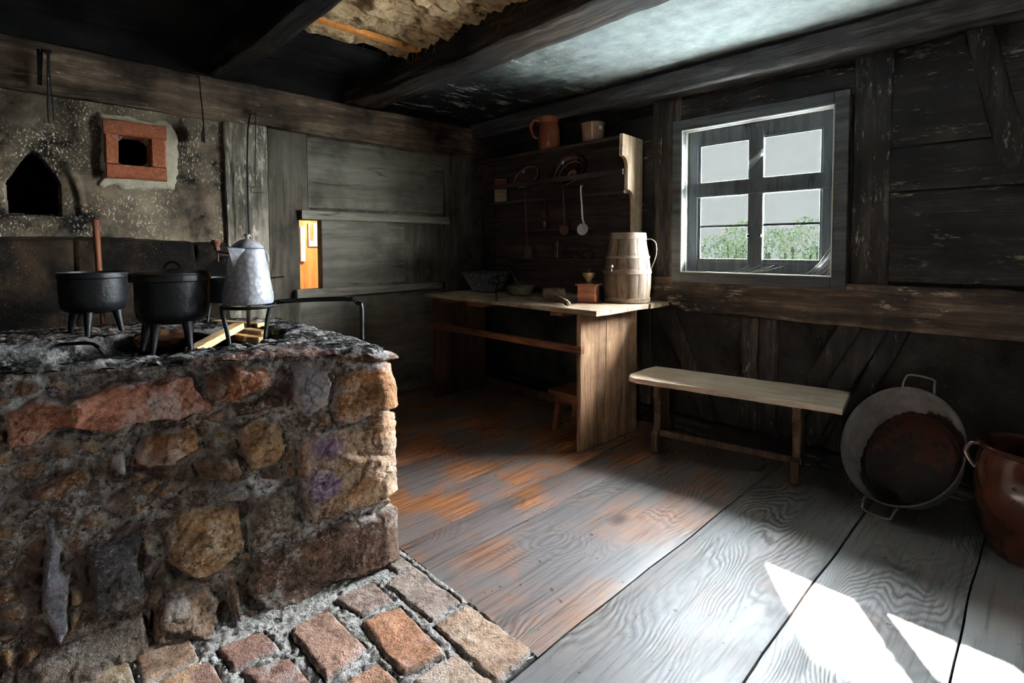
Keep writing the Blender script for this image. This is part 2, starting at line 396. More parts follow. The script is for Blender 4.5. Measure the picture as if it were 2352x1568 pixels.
def mk_masonry():
    k = Nd('rubble_masonry')
    c = k.attr('Col'); a = k.attr('Col', 'Alpha')
    n1 = k.noise(None, 14, 6, .68, .5); n2 = k.noise(None, 60, 5, .7)
    v = k.math('ADD', k.math('MULTIPLY', n1, .6), k.math('MULTIPLY', n2, .4))
    sh = k.ramp(v, [(.32, C(84, 76, 70)), (.44, C(190, 186, 182)), (.56, C(236, 234, 232)), (.68, C(255, 255, 255))])
    col = k.mix(1.0, c, sh, 'MULTIPLY')
    # pale lime dust on stones, crumbling dark pits in mortar
    dust = k.math('MULTIPLY', k.ramp(k.math('ADD', k.math('MULTIPLY', k.noise(None, 7, 8, .75), .7), k.math('MULTIPLY', n2, .3)), [(.53, 0), (.62, 1)]), .7)
    col = k.mix(dust, col, C(192, 188, 186))
    pit = k.math('MULTIPLY', k.ramp(k.noise(None, 52, 5, .7), [(.36, .85), (.44, 0)]), k.math('SUBTRACT', 1, a))
    col = k.mix(pit, col, C(34, 28, 25))
    n3 = k.noise(None, 150, 3, .7)
    nm = k.bump(k.math('ADD', k.math('ADD', k.math('MULTIPLY', n1, .7), k.math('MULTIPLY', n2, .6)), k.math('MULTIPLY', n3, .25)), 1.0, .016)
    return k.pbr(col, .82, 0, .35, nm)
M['masonry'] = mk_masonry()

def mk_enamel():
    k = Nd('pale_blue_enamel')
    n = k.vor(k.map((1, 1, 1)), 52)
    col = k.ramp(n, [(.1, C(172, 167, 165)), (.45, C(158, 156, 158)), (.7, C(138, 139, 146))])
    col = k.mix(k.ramp(k.noise(None, 90, 3), [(.66, 0), (.7, .6)]), col, C(90, 88, 92))
    return k.pbr(col, .3, 0, .5, k.bump(n, .35, .006), .15, .2)
M['enamel'] = mk_enamel()
M['enamel_rim'] = simple('blue_enamel_rim', C(52, 76, 104), .25, 0, .6, .1, 20, 0)
M['enamel_white'] = simple('white_enamel', C(206, 206, 198), .3, 0, .5, .08, 20, .02)
def mk_speckle():
    k = Nd('speckled_grey_enamel')
    n = k.noise(None, 150, 2, .5)
    col = k.ramp(n, [(.44, C(56, 58, 62)), (.54, C(110, 112, 116)), (.62, C(190, 190, 192))])
    return k.pbr(col, .3, 0, .5)
M['speckle'] = mk_speckle()
def mk_iron():
    k = Nd('cast_iron')
    n = k.noise(None, 60, 5, .65); b = k.noise(None, 6, 3)
    col = k.ramp(b, [(.35, C(9, 9, 11)), (.65, C(19, 19, 22))])
    return k.pbr(col, k.ramp(n, [(.3, .55), (.7, .36)]), .25, .5, k.bump(n, .45, .006))
M['iron'] = mk_iron()
M['rust_iron'] = simple('rusty_iron', C(58, 44, 38), .55, .5, .5, .4, 40, .2)
M['steel'] = simple('worn_steel', C(150, 146, 140), .35, .8, .5, .3, 20, .1)
M['brass'] = simple('tarnished_brass', C(168, 146, 112), .38, .7, .5, .3, 18, .1)
M['tin'] = simple('grey_sheet_tin', C(128, 130, 134), .45, .2, .5, .2, 25, .1)
def mk_zinc():
    k = Nd('galvanised_zinc')
    n = k.noise(None, 9, 5, .6); v = k.vor(None, 34, out='Color')
    sp = k.n('ShaderNodeSeparateColor'); k.put(sp.inputs[0], v)
    col = k.mix(.25, k.ramp(n, [(.3, C(124, 120, 118)), (.7, C(180, 174, 170))]), k.ramp(sp.outputs[0], [(0, C(90, 88, 86)), (1, C(150, 146, 142))]))
    return k.pbr(col, .5, .45, .5, k.bump(n, .1, .004))
M['zinc'] = mk_zinc()
def mk_tubin():
    k = Nd('tub_inside_zinc')
    x, y, z = k.sep()
    n = k.noise(None, 9, 6, .65, .3); n2 = k.noise(None, 40, 4, .6)
    base = k.ramp(n, [(.3, C(132, 127, 124)), (.7, C(186, 180, 176))])
    # dark tide mark low in the bowl and down one side, rust on the base
    t = k.math('ADD', k.math('MULTIPLY', z, 5.2), k.math('MULTIPLY', k.math('SUBTRACT', n, .5), 1.1))
    t = k.math('ADD', t, k.math('MULTIPLY', x, 1.2))
    t = k.math('ADD', t, k.math('MULTIPLY', y, 2.2))
    col = k.mix(k.ramp(t, [(.50, 1), (.57, 0)]), base, C(44, 38, 36))
    low = k.ramp(z, [(.014, 1), (.02, 0)])
    col = k.mix(low, col, C(50, 42, 39))
    cen = k.math('ADD', k.math('MULTIPLY', k.math('ADD', k.math('MULTIPLY', n, .6), k.math('MULTIPLY', n2, .4)), 1.0), k.math('MULTIPLY', x, .55))
    r = k.math('MULTIPLY', k.ramp(cen, [(.50, 0), (.56, .8)]), low)
    col = k.mix(r, col, C(92, 50, 37))
    return k.pbr(col, .6, .2, .4, k.bump(n2, .15, .004))
M['tubin'] = mk_tubin()
def mk_glaze(name, a, b, rough=.16):
    k = Nd(name)
    n = k.noise(k.map((1, 1, 1.6)), 5, 4, .6)
    return k.pbr(k.ramp(n, [(.35, a), (.65, b)]), rough, 0, .55, k.bump(k.noise(None, 30, 2), .04, .004), .5, .12)
M['crock'] = mk_glaze('brown_crock_glaze', C(64, 33, 23), C(90, 47, 32))
M['jug'] = mk_glaze('terracotta_glaze', C(146, 72, 46), C(178, 96, 62), .35)
M['pot'] = mk_glaze('stoneware_glaze', C(134, 96, 74), C(160, 120, 94), .22)
M['dark_jug'] = mk_glaze('dark_copper', C(64, 40, 32), C(104, 66, 52), .3)
M['paper'] = simple('white_paper', C(224, 224, 220), .8, 0, .2, .05, 10, 0)
M['pan'] = simple('worn_pan_enamel', C(150, 140, 112), .35, .1, .5, .3, 16, .1)
M['cream'] = simple('cream_tin', C(192, 168, 128), .5, 0, .4, .15, 24, .02)
M['ink'] = simple('dark_print', C(44, 30, 26), .6, 0, .2, .1, 20, 0)
M['redprint'] = simple('red_print', C(140, 62, 44), .6, 0, .2, .5, 60, 0)
M['char'] = simple('charcoal', C(20, 18, 17), .9, 0, .2, .5, 30, .4)
M['frame_dark'] = wood('window_frame_wood', C(58, 62, 66), C(84, 90, 94), C(108, 112, 114), 'z', .5, .9, .2, .4, seed=31)  # lightened to grey-blue, window glare put into the colour
M['casing'] = wood('window_casing_wood', C(56, 58, 62), C(86, 88, 90), C(112, 112, 112), 'x', .5, .9, .2, .4, seed=32)  # same glare veil put into the casing colour
M['edge_pale'] = simple('pale_painted_edge', C(222, 218, 206), .5, 0, .4, .06, 10, .05)
M['web'] = simple('cobweb_silk', C(230, 230, 228), .6, 0, .3, .02, 10, 0)
M['straw'] = simple('straw', C(180, 140, 90), .8, 0, .2, .3, 10, 0)
M['ground'] = simple('dry_ground', C(186, 190, 190), .95, 0, .1, .1, 2, .1)
def mk_glass():
    k = Nd('window_glass')
    tr = k.n('ShaderNodeBsdfTransparent'); tr.inputs[0].default_value = (.95, .97, .96, 1)
    gl = k.n('ShaderNodeBsdfGlossy'); gl.inputs['Roughness'].default_value = .02
    mx = k.n('ShaderNodeMixShader'); mx.inputs[0].default_value = .05
    k.t.links.new(tr.outputs[0], mx.inputs[1]); k.t.links.new(gl.outputs[0], mx.inputs[2]); k.t.links.new(mx.outputs[0], k.out.inputs[0])
    return k.m
M['glass'] = mk_glass()
def mk_leaf():
    k = Nd('leaf_green')
    n = k.noise(None, 2.5, 3)
    col = k.ramp(n, [(.3, C(8, 12, 7)), (.6, C(16, 20, 12)), (.8, C(28, 24, 15))])
    d = k.n('ShaderNodeBsdfDiffuse'); k.put(d.inputs[0], col)
    t = k.n('ShaderNodeBsdfTranslucent'); k.put(t.inputs[0], col)
    mx = k.n('ShaderNodeMixShader'); mx.inputs[0].default_value = .45
    k.t.links.new(d.outputs[0], mx.inputs[1]); k.t.links.new(t.outputs[0], mx.inputs[2]); k.t.links.new(mx.outputs[0], k.out.inputs[0])
    return k.m
M['leaf'] = mk_leaf()

# ================================================================== ROOM SHELL
XW = -3.72      # back (hatch) wall face
YW = 3.2        # window wall face
XR, YN = 1.9, -2.6

def struct(o, label=None, cat=None):
    o['kind'] = 'structure'
    if label: o['label'] = label
    if cat: o['category'] = cat
    return o

# ---- floor: separate boards of one floor ------------------------------------------
def floor_boards():
    seams = [-4.1, -3.62, -3.2, -2.82, -2.45, -2.08, -1.80, -1.585, -1.02, -.565, -.17, .26, .72, 1.15, 1.55, 1.95]
    warm = [1, 1, 1, 1, 1, 1, .95, .48, .02, .05, .08, .1, .1, .1, .1]
    mb = MB(); cols = []
    for i in range(len(seams)-1):
        a, b = seams[i], seams[i+1]
        gap = .0065 if a >= -1.03 else .0018
        gb = .0065 if b >= -1.03 else .0018
        y1 = 3.4; y0 = -2.7
        ends = [(y0, y1)]
        if b <= -1.0: ends = [(1.083, y1)] if a > -1.75 else [(1.09, y1)]
        if b <= -3.1: ends = [(y0, y1)]
        for (p, q) in ends:
            ny = max(2, int((q-p)/.12)); nx = 5
            base = len(mb.v); pts = []
            for j in range(ny+1):
                yy = p+(q-p)*j/ny
                for t in (0, .025, .5, .975, 1):
                    wv = .004*math.sin(yy*2.1+i*1.7)
                    wa = .0028*math.sin(yy*5.3+a*9)+.0018*math.sin(yy*13+a*5)
                    wb = .0028*math.sin(yy*5.3+b*9)+.0018*math.sin(yy*13+b*5)
                    xx = (a+gap/2+wa)*(1-t)+(b-gb/2+wb)*t
                    zz = -.001*(abs(t-.5) > .49) - (.0016 if t in (0, 1) else 0) + .0016*math.sin(i*2.3+yy*.8)*(1 if .1 < t < .9 else .4)
                    pts.append((xx, yy, zz))
            mb.grid(pts, ny+1, 5)
            # sides
            n0 = len(mb.v)
            low = []
            for j in range(ny+1):
                for t in (0, 4):
                    q0 = pts[j*5+t]; low.append((q0[0], q0[1], -.04))
            mb.v += low
            for j in range(ny):
                mb.f.append((base+j*5, base+(j+1)*5, n0+(j+1)*2, n0+j*2))
                mb.f.append((base+j*5+4, n0+j*2+1, n0+(j+1)*2+1, base+(j+1)*5+4))
            # end face
            mb.f.append((base, n0, n0+1, base+4))
            cols += [(((i*.37) % 1), warm[i], 0, 1)]*(len(mb.v)-len(cols))
    # solid ground under the boards, seen only in the gaps
    b0 = len(mb.v)
    mb.add([(-4.2, -2.8, -.042), (2.0, -2.8, -.042), (2.0, 3.5, -.042), (-4.2, 3.5, -.042)], [(0, 1, 2, 3)])
    cols += [(.5, .9, 0, 1)]*4
    o = mb.build('floor', [M['floor'], M['black']], smooth=True, col=cols, angle=30)
    o.data.polygons[len(o.data.polygons)-1].material_index = 1
    return struct(o, 'wide worn floorboards with dark gaps, orange-brown at the far end', 'floor')
floor_boards()

# ---- brick paving in front of the hearth ------------------------------------------
def sdpoly(px, py, poly):
    """signed distance (positive inside) of points to polygon"""
    P = np.asarray(poly, float); n = len(P)
    d = np.full(px.shape, 1e9); ins = np.zeros(px.shape, bool)
    for i in range(n):
        a = P[i]; b = P[(i+1) % n]; e = b-a
        wx = px-a[0]; wy = py-a[1]
        t = np.clip((wx*e[0]+wy*e[1])/(e@e), 0, 1)
        d = np.minimum(d, np.hypot(wx-t*e[0], wy-t*e[1]))
        c = ((a[1] > py) != (b[1] > py)) & (px < (b[0]-a[0])*(py-a[1])/(b[1]-a[1]+1e-12)+a[0])
        ins ^= c
    return np.where(ins, d, -d)

def paving():
    pol = [[(948,1295),(1053,1377),(995,1420),(883,1337)], [(1071,1384),(1221,1487),(1143,1558),(999,1431)],
           [(908,1266),(942,1292),(915,1310),(880,1290)], [(854,1337),(901,1373),(832,1406),(774,1373)],
           [(832,1424),(919,1391),(1024,1496),(926,1543)], [(669,1442),(752,1397),(841,1486),(749,1554)],
           [(1047,1500),(1140,1572),(1040,1650),(948,1562)], [(774,1568),(868,1514),(940,1590),(870,1640)],
           [(500,1485),(600,1448),(640,1480),(540,1531)], [(560,1531),(663,1507),(720,1570),(620,1610)],
           [(372,1568),(480,1515),(520,1568),(440,1620)]]
    W = [[tuple(atZ(x, y, .012)[:2]) for x, y in p] for p in pol]
    cl = [(178,160,150),(208,176,152),(176,160,150),(176,152,142),(206,150,118),(196,156,138),(206,180,160),(204,156,130),(170,130,116),(176,132,118),(170,132,120)]
    # continue the courses towards the camera, outside the frame
    for r in range(9):
        y0 = .36-.148*r
        for c in range(4):
            x1 = -1.035-.335*c-(.16 if r % 2 else 0)
            q = [(x1-.305, y0), (x1, y0), (x1, y0-.128), (x1-.305, y0-.128)]
            if max(abs(v) for v in q[0]) < 3:
                W.append(q); cl.append((190+rng.integers(-18, 18), 148+rng.integers(-14, 14), 128))
    x0, x1, y0, y1 = -2.15, -1.03, -1.0, 1.085
    nx, ny = 190, 340
    gx, gy = np.meshgrid(np.linspace(x0, x1, nx), np.linspace(y0, y1, ny), indexing='ij')
    px, py = gx.ravel(), gy.ravel()
    jit = np.stack([px, py, 0*px], 1)
    qx = px+.008*fbm(jit*12, 3); qy = py+.008*fbm(jit*12+50, 3)
    best = np.full(px.shape, -1.0); idx = np.zeros(px.shape, int)
    for i, p in enumerate(W):
        d = sdpoly(qx, qy, p); m = d > best; best[m] = d[m]; idx[m] = i
    best = best+.004
    h = ss(-.001, .009, best)
    n1 = fbm(jit*30, 4); n2 = fbm(jit*90+9, 3)
    tilt = np.array([((i*7919) % 13-6)/6*.004 for i in range(len(W))])[idx]
    z = .002+h*(.010+tilt+.003*n1+.0015*n2)+(1-h)*(.006*n1+.008*n2)-.012*ss(.004, -.001, best)*ss(-.006, -.001, best)
    worn = fbm(jit*9+3, 4)
    z -= h*.004*ss(.1, .4, worn)
    # the outer edge stands as a low step above the boards
    A = np.array([[lin(v) for v in c] for c in cl])[idx]
    mort = np.array([lin(196), lin(194), lin(192)])
    hh = ss(.0, .008, best+.004*n1)
    colr = A*hh[:, None]+mort*(1-hh[:, None])
    colr = np.clip(colr*1.3, 0, .85)
    greyed = np.clip(ss(-.1, .5, fbm(jit*3+8, 4)), 0, 1)*.55*hh
    colr = colr*(1-greyed[:, None])+np.array([lin(168), lin(158), lin(150)])*greyed[:, None]
    mb = MB(); mb.grid(np.stack([px, py, z], 1), nx, ny)
    # side skirt along the board edge
    col = [tuple(c)+(float(t),) for c, t in zip(colr, hh)]
    b = len(mb.v)
    e1 = [(nx-1)*ny+j for j in range(ny)]
    for j in e1: mb.v.append((mb.v[j][0]+.001, mb.v[j][1], -.04)); col.append(col[j])
    for j in range(ny-1): mb.f.append((e1[j], b+j, b+j+1, e1[j+1]))
    b = len(mb.v); e2 = [i*ny+ny-1 for i in range(nx)]
    for j in e2: mb.v.append((mb.v[j][0], mb.v[j][1]+.001, -.04)); col.append(col[j])
    for j in range(nx-1): mb.f.append((e2[j], b+j, b+j+1, e2[j+1]))
    o = mb.build('floor_brick', M['masonry'], col=col, angle=60)
    return struct(o, 'worn red brick paving in crumbling pale mortar in front of the hearth', 'brick floor')
paving()
# narrow wooden edging between brick and boards
struct(MB().timber((-1.008, 1.07, -.022), (-1.008, -2.6, -.022), (0, 0, 1), .018, .03, 3, .0015).build('trim_1', M['benchleg']), 'thin wooden strip edging the brick paving', 'edging strip')

# ---- ceiling ------------------------------------------------------------------------
def ceil_grid(x0, x1, y0, y1, z, amp, nx, ny, seed, fr=1.2):
    gx, gy = np.meshgrid(np.linspace(x0, x1, nx), np.linspace(y0, y1, ny), indexing='ij')
    p = np.stack([gx.ravel(), gy.ravel(), 0*gx.ravel()+seed], 1)
    zz = z+amp*fbm(p*np.array([fr, fr, 1]), 4)
    return np.stack([p[:, 0], p[:, 1], zz], 1), nx, ny
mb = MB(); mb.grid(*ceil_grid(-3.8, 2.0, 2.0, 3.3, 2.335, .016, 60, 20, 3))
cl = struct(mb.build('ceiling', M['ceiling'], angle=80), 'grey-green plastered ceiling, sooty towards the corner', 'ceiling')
mb = MB()
for i, (a, b) in enumerate([(-3.8, -3.42), (-3.41, -3.16), (-3.155, -2.93)]):
    mb.timber((a+(b-a)/2, .9, 2.392), (a+(b-a)/2, 2.1, 2.392), (0, 0, 1), b-a, .03, 20+i, .003)
mb.build('board', M['soot_board'], cl)
mb = MB(); mb.grid(*ceil_grid(-3.8, 2.0, -2.7, 1.05, 2.42, .03, 60, 40, 9)); mb.build('sooted_panel', M['soot_board'], cl)
# roof slab above everything keeps the daylight out
mb = MB(); mb.box((-4.1, -2.9, 2.60), (2.2, 3.45, 2.66)); mb.build('upper_slab', M['soot_board'], cl)

# straw-clay filling between the two ceiling beams with its laths
def clay():
    x0, x1, y0, y1 = -2.955, -.6, 1.0, 2.0
    nx, ny = 330, 130
    gx, gy = np.meshgrid(np.linspace(x0, x1, nx), np.linspace(y0, y1, ny), indexing='ij')
    p = np.stack([gx.ravel(), gy.ravel(), 0*gx.ravel()], 1)
    xr = p[:, 0]+.02*fbm(p*4, 3)
    roll = np.abs(np.sin((xr+2.955)*PI/.215))**.55
    z = 2.445-.045*roll+.030*fbm(p*np.array([22, 12, 1]), 4)+.02*fbm(p*8+4, 3)-.022*np.abs(fbm(p*np.array([30, 9, 1])+7, 3))
    z += .02*ss(.25, .5, fbm(p*6+30, 3))
    z = np.where(p[:, 0] < x0+.02, z+.0, z)
    mb = MB(); mb.grid(np.stack([p[:, 0], p[:, 1], z], 1), nx, ny)
    t = mb.build('ceiling_clay', M['clay'], angle=80)
    struct(t, 'rough straw-clay ceiling filling between two dark beams', 'clay ceiling')
    MB().timber((-2.735, 1.0, 2.405), (-2.735, 1.9, 2.408), (0, 0, 1), .045, .03, 5, .003).build('lath', M['orange'], t)
    MB().timber((-1.74, 1.0, 2.40), (-1.70, 2.0, 2.40), (0, 0, 1), .07, .03, 6, .003).build('lath', M['grey_board'], t)
    MB().timber((-1.64, 1.0, 2.398), (-1.60, 2.0, 2.398), (0, 0, 1), .09, .03, 6, .003).build('lath', M['grey_board'], t)
    mb = MB()
    for i in range(150):
        x = random.uniform(-2.93, -1.75); y = random.choice([random.uniform(1.1, 1.95), random.uniform(1.84, 1.97)])
        z = 2.40; dx, dy = random.uniform(-.03, .03), random.uniform(-.03, .03); dz = random.uniform(-.004, -.03) if y < 1.83 else random.uniform(-.03, -.09)
        mb.tube([(x, y, z+.012), (x+dx, y+dy, z+dz*.5), (x+dx*1.6, y+dy*1.8, z+dz)], [.0013, .0011, .0007], 4)
    o = mb.build('loose_straw', M['straw'], t); o['kind'] = 'stuff'
clay()

def beam(name, p0, p1, w, h, mat, seed, label, amp=.01, up=(0, 0, 1)):
    o = MB().timber(p0, p1, up, w, h, seed, amp, .05, .10, sub=5).build(name, mat, angle=45)
    return struct(o, label, 'beam')
beam('ceiling_beam', (-3.8, 1.985, 2.36), (2.0, 1.985, 2.36), .27, .19, M['beam'], 1, 'heavy dark ceiling beam edging the grey plaster, left of the shelf rack')
beam('ceiling_beam', (-3.8, 1.01, 2.36), (2.0, 1.01, 2.36), .15, .19, M['beam_soot'], 2, 'sooty ceiling beam above the hearth, left of the straw clay')
beam('trim_2', (-4.0, 3.19, 2.245), (2.0, 3.19, 2.245), .28, .135, M['plate_right'], 3, 'dark wall plate beam along the ceiling above the window', .006)
beam('trim_3', (-3.74, -2.7, 2.14), (-3.74, 3.3, 2.14), .12, .265, M['plate_left'], 4, 'brown hewn wall plate beam above the hatch and the sooty wall', .006)

# ---- window wall --------------------------------------------------------------------
WX0, WX1, WZ0, WZ1 = -1.695, -.834, 1.04, 1.945
ww = MB()
# solid core behind the timbers, with the window opening left free
VX0, VX1, VZ0, VZ1 = .72, 1.27, 1.08, 1.80             # added unseen window for side light on the hearth front
for (a, b, c, d) in [(-4.1, WX0-.02, -.05, 2.6), (WX1+.02, VX0-.02, -.05, 2.6), (VX1+.02, 2.1, -.05, 2.6), (VX0-.02, VX1+.02, -.05, VZ0-.02), (VX0-.02, VX1+.02, VZ1+.02, 2.6), (WX0-.02, WX1+.02, -.05, WZ0-.02), (WX0-.02, WX1+.02, WZ1+.02, 2.6)]:
    ww.box((a, YW+.015, c), (b, YW+.20, d))
wall_w = struct(ww.build('wall_right', M['infill'], smooth=False), 'dark timber-framed wall with the small four-pane window', 'wall')
def wtimber(x0, z0, x1, z1, w, name, mat, seed, dep=.035, proud=.0, amp=.004):
    """timber in the window wall between two points of its axis (x,z), width w in the wall plane"""
    mb = MB().timber((x0, YW+dep/2-proud, z0), (x1, YW+dep/2-proud, z1), (0, 1, 0), w, dep, seed, amp, .05, .16, sub=4)
    return mb.build(name, mat, wall_w, angle=45)
wtimber(-1.825, .77, -1.825, 2.18, .20, 'post', M['wall_z'], 11, proud=.012)
wtimber(-.665, 1.0, -.665, 2.18, .165, 'post', M['wall_z'], 12, proud=.012)
wtimber(-1.73, 2.065, -.74, 2.07, .17, 'header', M['wall_x'], 13)
wtimber(-.585, 1.93, VX0-.03, 1.93, .485, 'log', M['wall_x'], 14); wtimber(VX1+.03, 1.93, 1.95, 1.93, .485, 'log', M['wall_x'], 14)
wtimber(-.585, 1.578, VX0-.03, 1.578, .215, 'log', M['wall_x'], 15, proud=.012); wtimber(VX1+.03, 1.578, 1.95, 1.578, .215, 'log', M['wall_x'], 15, proud=.012)
wtimber(-.585, 1.243, VX0-.03, 1.243, .45, 'log', M['wall_x'], 16, proud=.004); wtimber(VX1+.03, 1.243, 1.95, 1.243, .45, 'log', M['wall_x'], 16, proud=.004)
wtimber(-4.0, .885, 1.95, .895, .225, 'rail', M['rail_x'], 17, proud=.022, amp=.008)
wtimber(-.13, 1.55, -.27, 2.2, .10, 'brace', M['wall_z'], 18, proud=.016)
for x, w, s in ((-1.265, .105, 19), (-1.155, .11, 20), (-1.99, .12, 21)):
    wtimber(x, .1, x, .775, w, 'stud', M['wall_z'], s, proud=.006)
wtimber(-1.83, .79, -1.50, .08, .13, 'brace', M['wall_z'], 22, proud=.006)
wtimber(-.735, .79, -1.08, .08, .10, 'brace', M['wall_z'], 23, proud=.008)
wtimber(-.625, .79, -.96, .08, .11, 'brace', M['wall_z'], 24, proud=.008)
wtimber(-.53, .79, -.82, .08, .09, 'brace', M['wall_z'], 29, proud=.004)
for i, z in enumerate((1.15, 1.42, 1.69, 1.96)):
    wtimber(-4.0, z, -1.93, z, .27, 'log', M['wall_x'], 25+i)
wtimber(-4.0, .03, 1.95, .03, .12, 'sill_beam', M['wall_x'], 30, dep=.12, proud=.085, amp=.006)

# window ------------------------------------------------------------------------------
win = thing('window_1', 'small four-pane window with dark frame in the timber wall', 'window', kind='structure')
def frame_ring(mb, x0, x1, z0, z1, w, y0, y1):
    mb.box((x0, y0, z1), (x1, y1, z1+w)).box((x0, y0, z0-w), (x1, y1, z0))
    mb.box((x0-w, y0, z0-w), (x0, y1, z1+w)).box((x1, y0, z0-w), (x1+w, y1, z1+w)); return mb
frame_ring(MB(), WX0, WX1, WZ0, WZ1, .072, YW-.03, YW+.02).build('casing', M['casing'], win, smooth=False, bevel=.004)
frame_ring(MB(), WX0, WX1, WZ0, WZ1, .006, YW-.034, YW-.0295).build('casing_edge', M['edge_pale'], win, smooth=False, label='thin pale edge of the window casing')
frame_ring(MB(), WX0+.0, WX1-.0, WZ0+.0, WZ1-.0, .035, YW+.02, YW+.20).build('reveal', M['edge_pale'], win, smooth=False)
YG = YW+.075
mb = MB()
fx0, fx1, fz0, fz1 = WX0+.03, WX1-.025, WZ0+.01, WZ1-.03
mb.box((fx0-.03, YG-.025, fz0-.012), (fx0+.035, YG+.03, fz1+.03)).box((fx1-.045, YG-.025, fz0-.012), (fx1+.027, YG+.03, fz1+.03))
mb.box((fx0, YG-.02, fz1-.06), (fx1, YG+.03, fz1+.03)).box((fx0, YG-.02, fz0-.012), (fx1, YG+.03, fz0+.05))
mb.build('window_frame', M['frame_dark'], win, smooth=False, bevel=.004)
def pxz(x, y, Y=YG): p = atY(x, y, Y); return p[0], p[2]
PA = [pxz(1614, 333), pxz(1722.4, 402)]; PB = [pxz(1759.5, 312), pxz(1887, 385)]
PCc = [pxz(1613, 442), pxz(1719, 594.5)]; PD = [pxz(1757, 430), pxz(1882, 594.5)]
xl, xm0, xm1, xr = PA[0][0], PA[1][0], PB[0][0], PB[1][0]
zt, zb = 1.845, PCc[1][1]; zt0, zt1 = 1.612, 1.515
mb = MB()
mb.box((xm0, YG-.03, fz0), (xm1, YG-.006, fz1)); mb.build('mullion', M['frame_dark'], win, smooth=False, bevel=.006)
mb = MB(); mb.box((fx0, YG-.034, zt1), (fx1, YG-.006, zt0)); mb.build('transom', M['frame_dark'], win, smooth=False, bevel=.008)
panes = []
for a, b in ((xl, xm0), (xm1, xr)):
    for lo, hi in ((zt0, zt), (zb, zt1)):
        s = MB(); w = .028
        s.box((a-w, YG-.018, hi), (b+w, YG-.014, hi+w)).box((a-w, YG-.018, lo-w), (b+w, YG-.014, lo)).box((a-w, YG-.018, lo), (a, YG-.014, hi)).box((b, YG-.018, lo), (b+w, YG-.014, hi))
        so = s.build('sash', M['frame_dark'], win, smooth=False, bevel=.003)
        g = MB(); g.box((a-.004, YG-.0165, lo-.004), (b+.004, YG-.0150, hi+.004)); g.build('pane', M['glass'], so, smooth=False)
        if lo == zb:
            zz = lo+.205
            g = MB(); g.box((a, YG-.018, zz-.007), (b, YG-.010, zz+.007)); g.build('glazing_bar', M['frame_dark'], so, smooth=False)
for x in (xm0+.012, xm1-.012):
    MB().lathe([(.0, -.02), (.006, -.02), (.006, -.008), (.011, 0), (.012, .006), (.008, .012), (0, .013)], 16, T((x, YG-.035, 1.265), (PI/2, 0, 0))).build('knob', M['iron'], win)
w2 = thing('added_window', 'unseen second window added to side-light the hearth', 'window', kind='structure')
frame_ring(MB(), VX0, VX1, VZ0, VZ1, .06, YW-.03, YW+.02).build('casing', M['casing'], w2, smooth=False)
frame_ring(MB(), VX0+.03, VX1-.03, VZ0+.03, VZ1-.03, .05, YG-.018, YG+.01).build('window_frame', M['frame_dark'], w2, smooth=False)
mb = MB(); mb.box(((VX0+VX1)/2-.02, YG-.02, VZ0), ((VX0+VX1)/2+.02, YG+.01, VZ1)); mb.build('mullion', M['frame_dark'], w2, smooth=False)
MB().box((VX0, YG-.002, VZ0), (VX1, YG+.002, VZ1)).build('pane', M['glass'], w2, smooth=False)
MB().box((VX1+.0, YW+.195, VZ0-.03), (VX1+.03, YW+.33, VZ1+.03)).build('light_blocker', M['casing'], w2, smooth=False)  # added board that blocks sidelong daylight from the floor by the wall
# cobwebs
cw = MB()
for i in range(15):
    a = Vector((random.uniform(-1.0, -.84), YW+.02, WZ0+.005)); b = Vector((-.838, YW+.03, random.uniform(1.06, 1.22)))
    m = (a+b)/2+Vector((0, -.01, -.02)); cw.tube([a, m, b], random.uniform(.0003, .0006), 3)
for i in range(10):
    a = Vector((random.uniform(-1.45, -1.2), YW+.02, WZ0+.003)); b = a+Vector((random.uniform(.1, .22), .0, random.uniform(.02, .05)))
    cw.tube([a, (a+b)/2+Vector((0, 0, -.008)), b], .0006, 3)
for i in range(12):
    a = Vector((xm0+random.uniform(0, .01), YG-.035, 1.685+random.uniform(-.02, .03))); b = Vector((xm1-random.uniform(-.005, .01), YG-.035, 1.76+random.uniform(-.02, .03)))
    cw.tube([a, (a+b)/2+Vector((0, -.004, -.006)), b], .0007, 3)
tag(cw.build('cobweb', M['web'], smooth=False), 'grey cobweb strands across the window frame corner and mullion', 'cobweb', kind='stuff')

# ---- hatch wall (left) --------------------------------------------------------------
HY0, HY1, HZ0, HZ1 = 1.491, 1.650, .902, 1.398          # open part of the hatch
wl = MB()
NYa, NYb = -.004, .213                                   # arched niche
def xbox(mb, y0, y1, z0, z1, x1=XW, x0=-3.79): mb.box((x0, y0, z0), (x1, y1, z1))
for a, b, c, d in [(-2.8, HY0, -.05, 1.25), (HY1, 3.5, -.05, 2.1), (HY0, HY1, -.05, HZ0), (HY0, HY1, HZ1, 2.1), (1.02, HY0, 1.25, 2.1)]:
    xbox(wl, a, b, c, d, XW-.012)
wall_l = struct(wl.build('wall_left', M['grey_board'], smooth=False), 'sooty wall behind the hearth with the wooden hatch', 'wall')
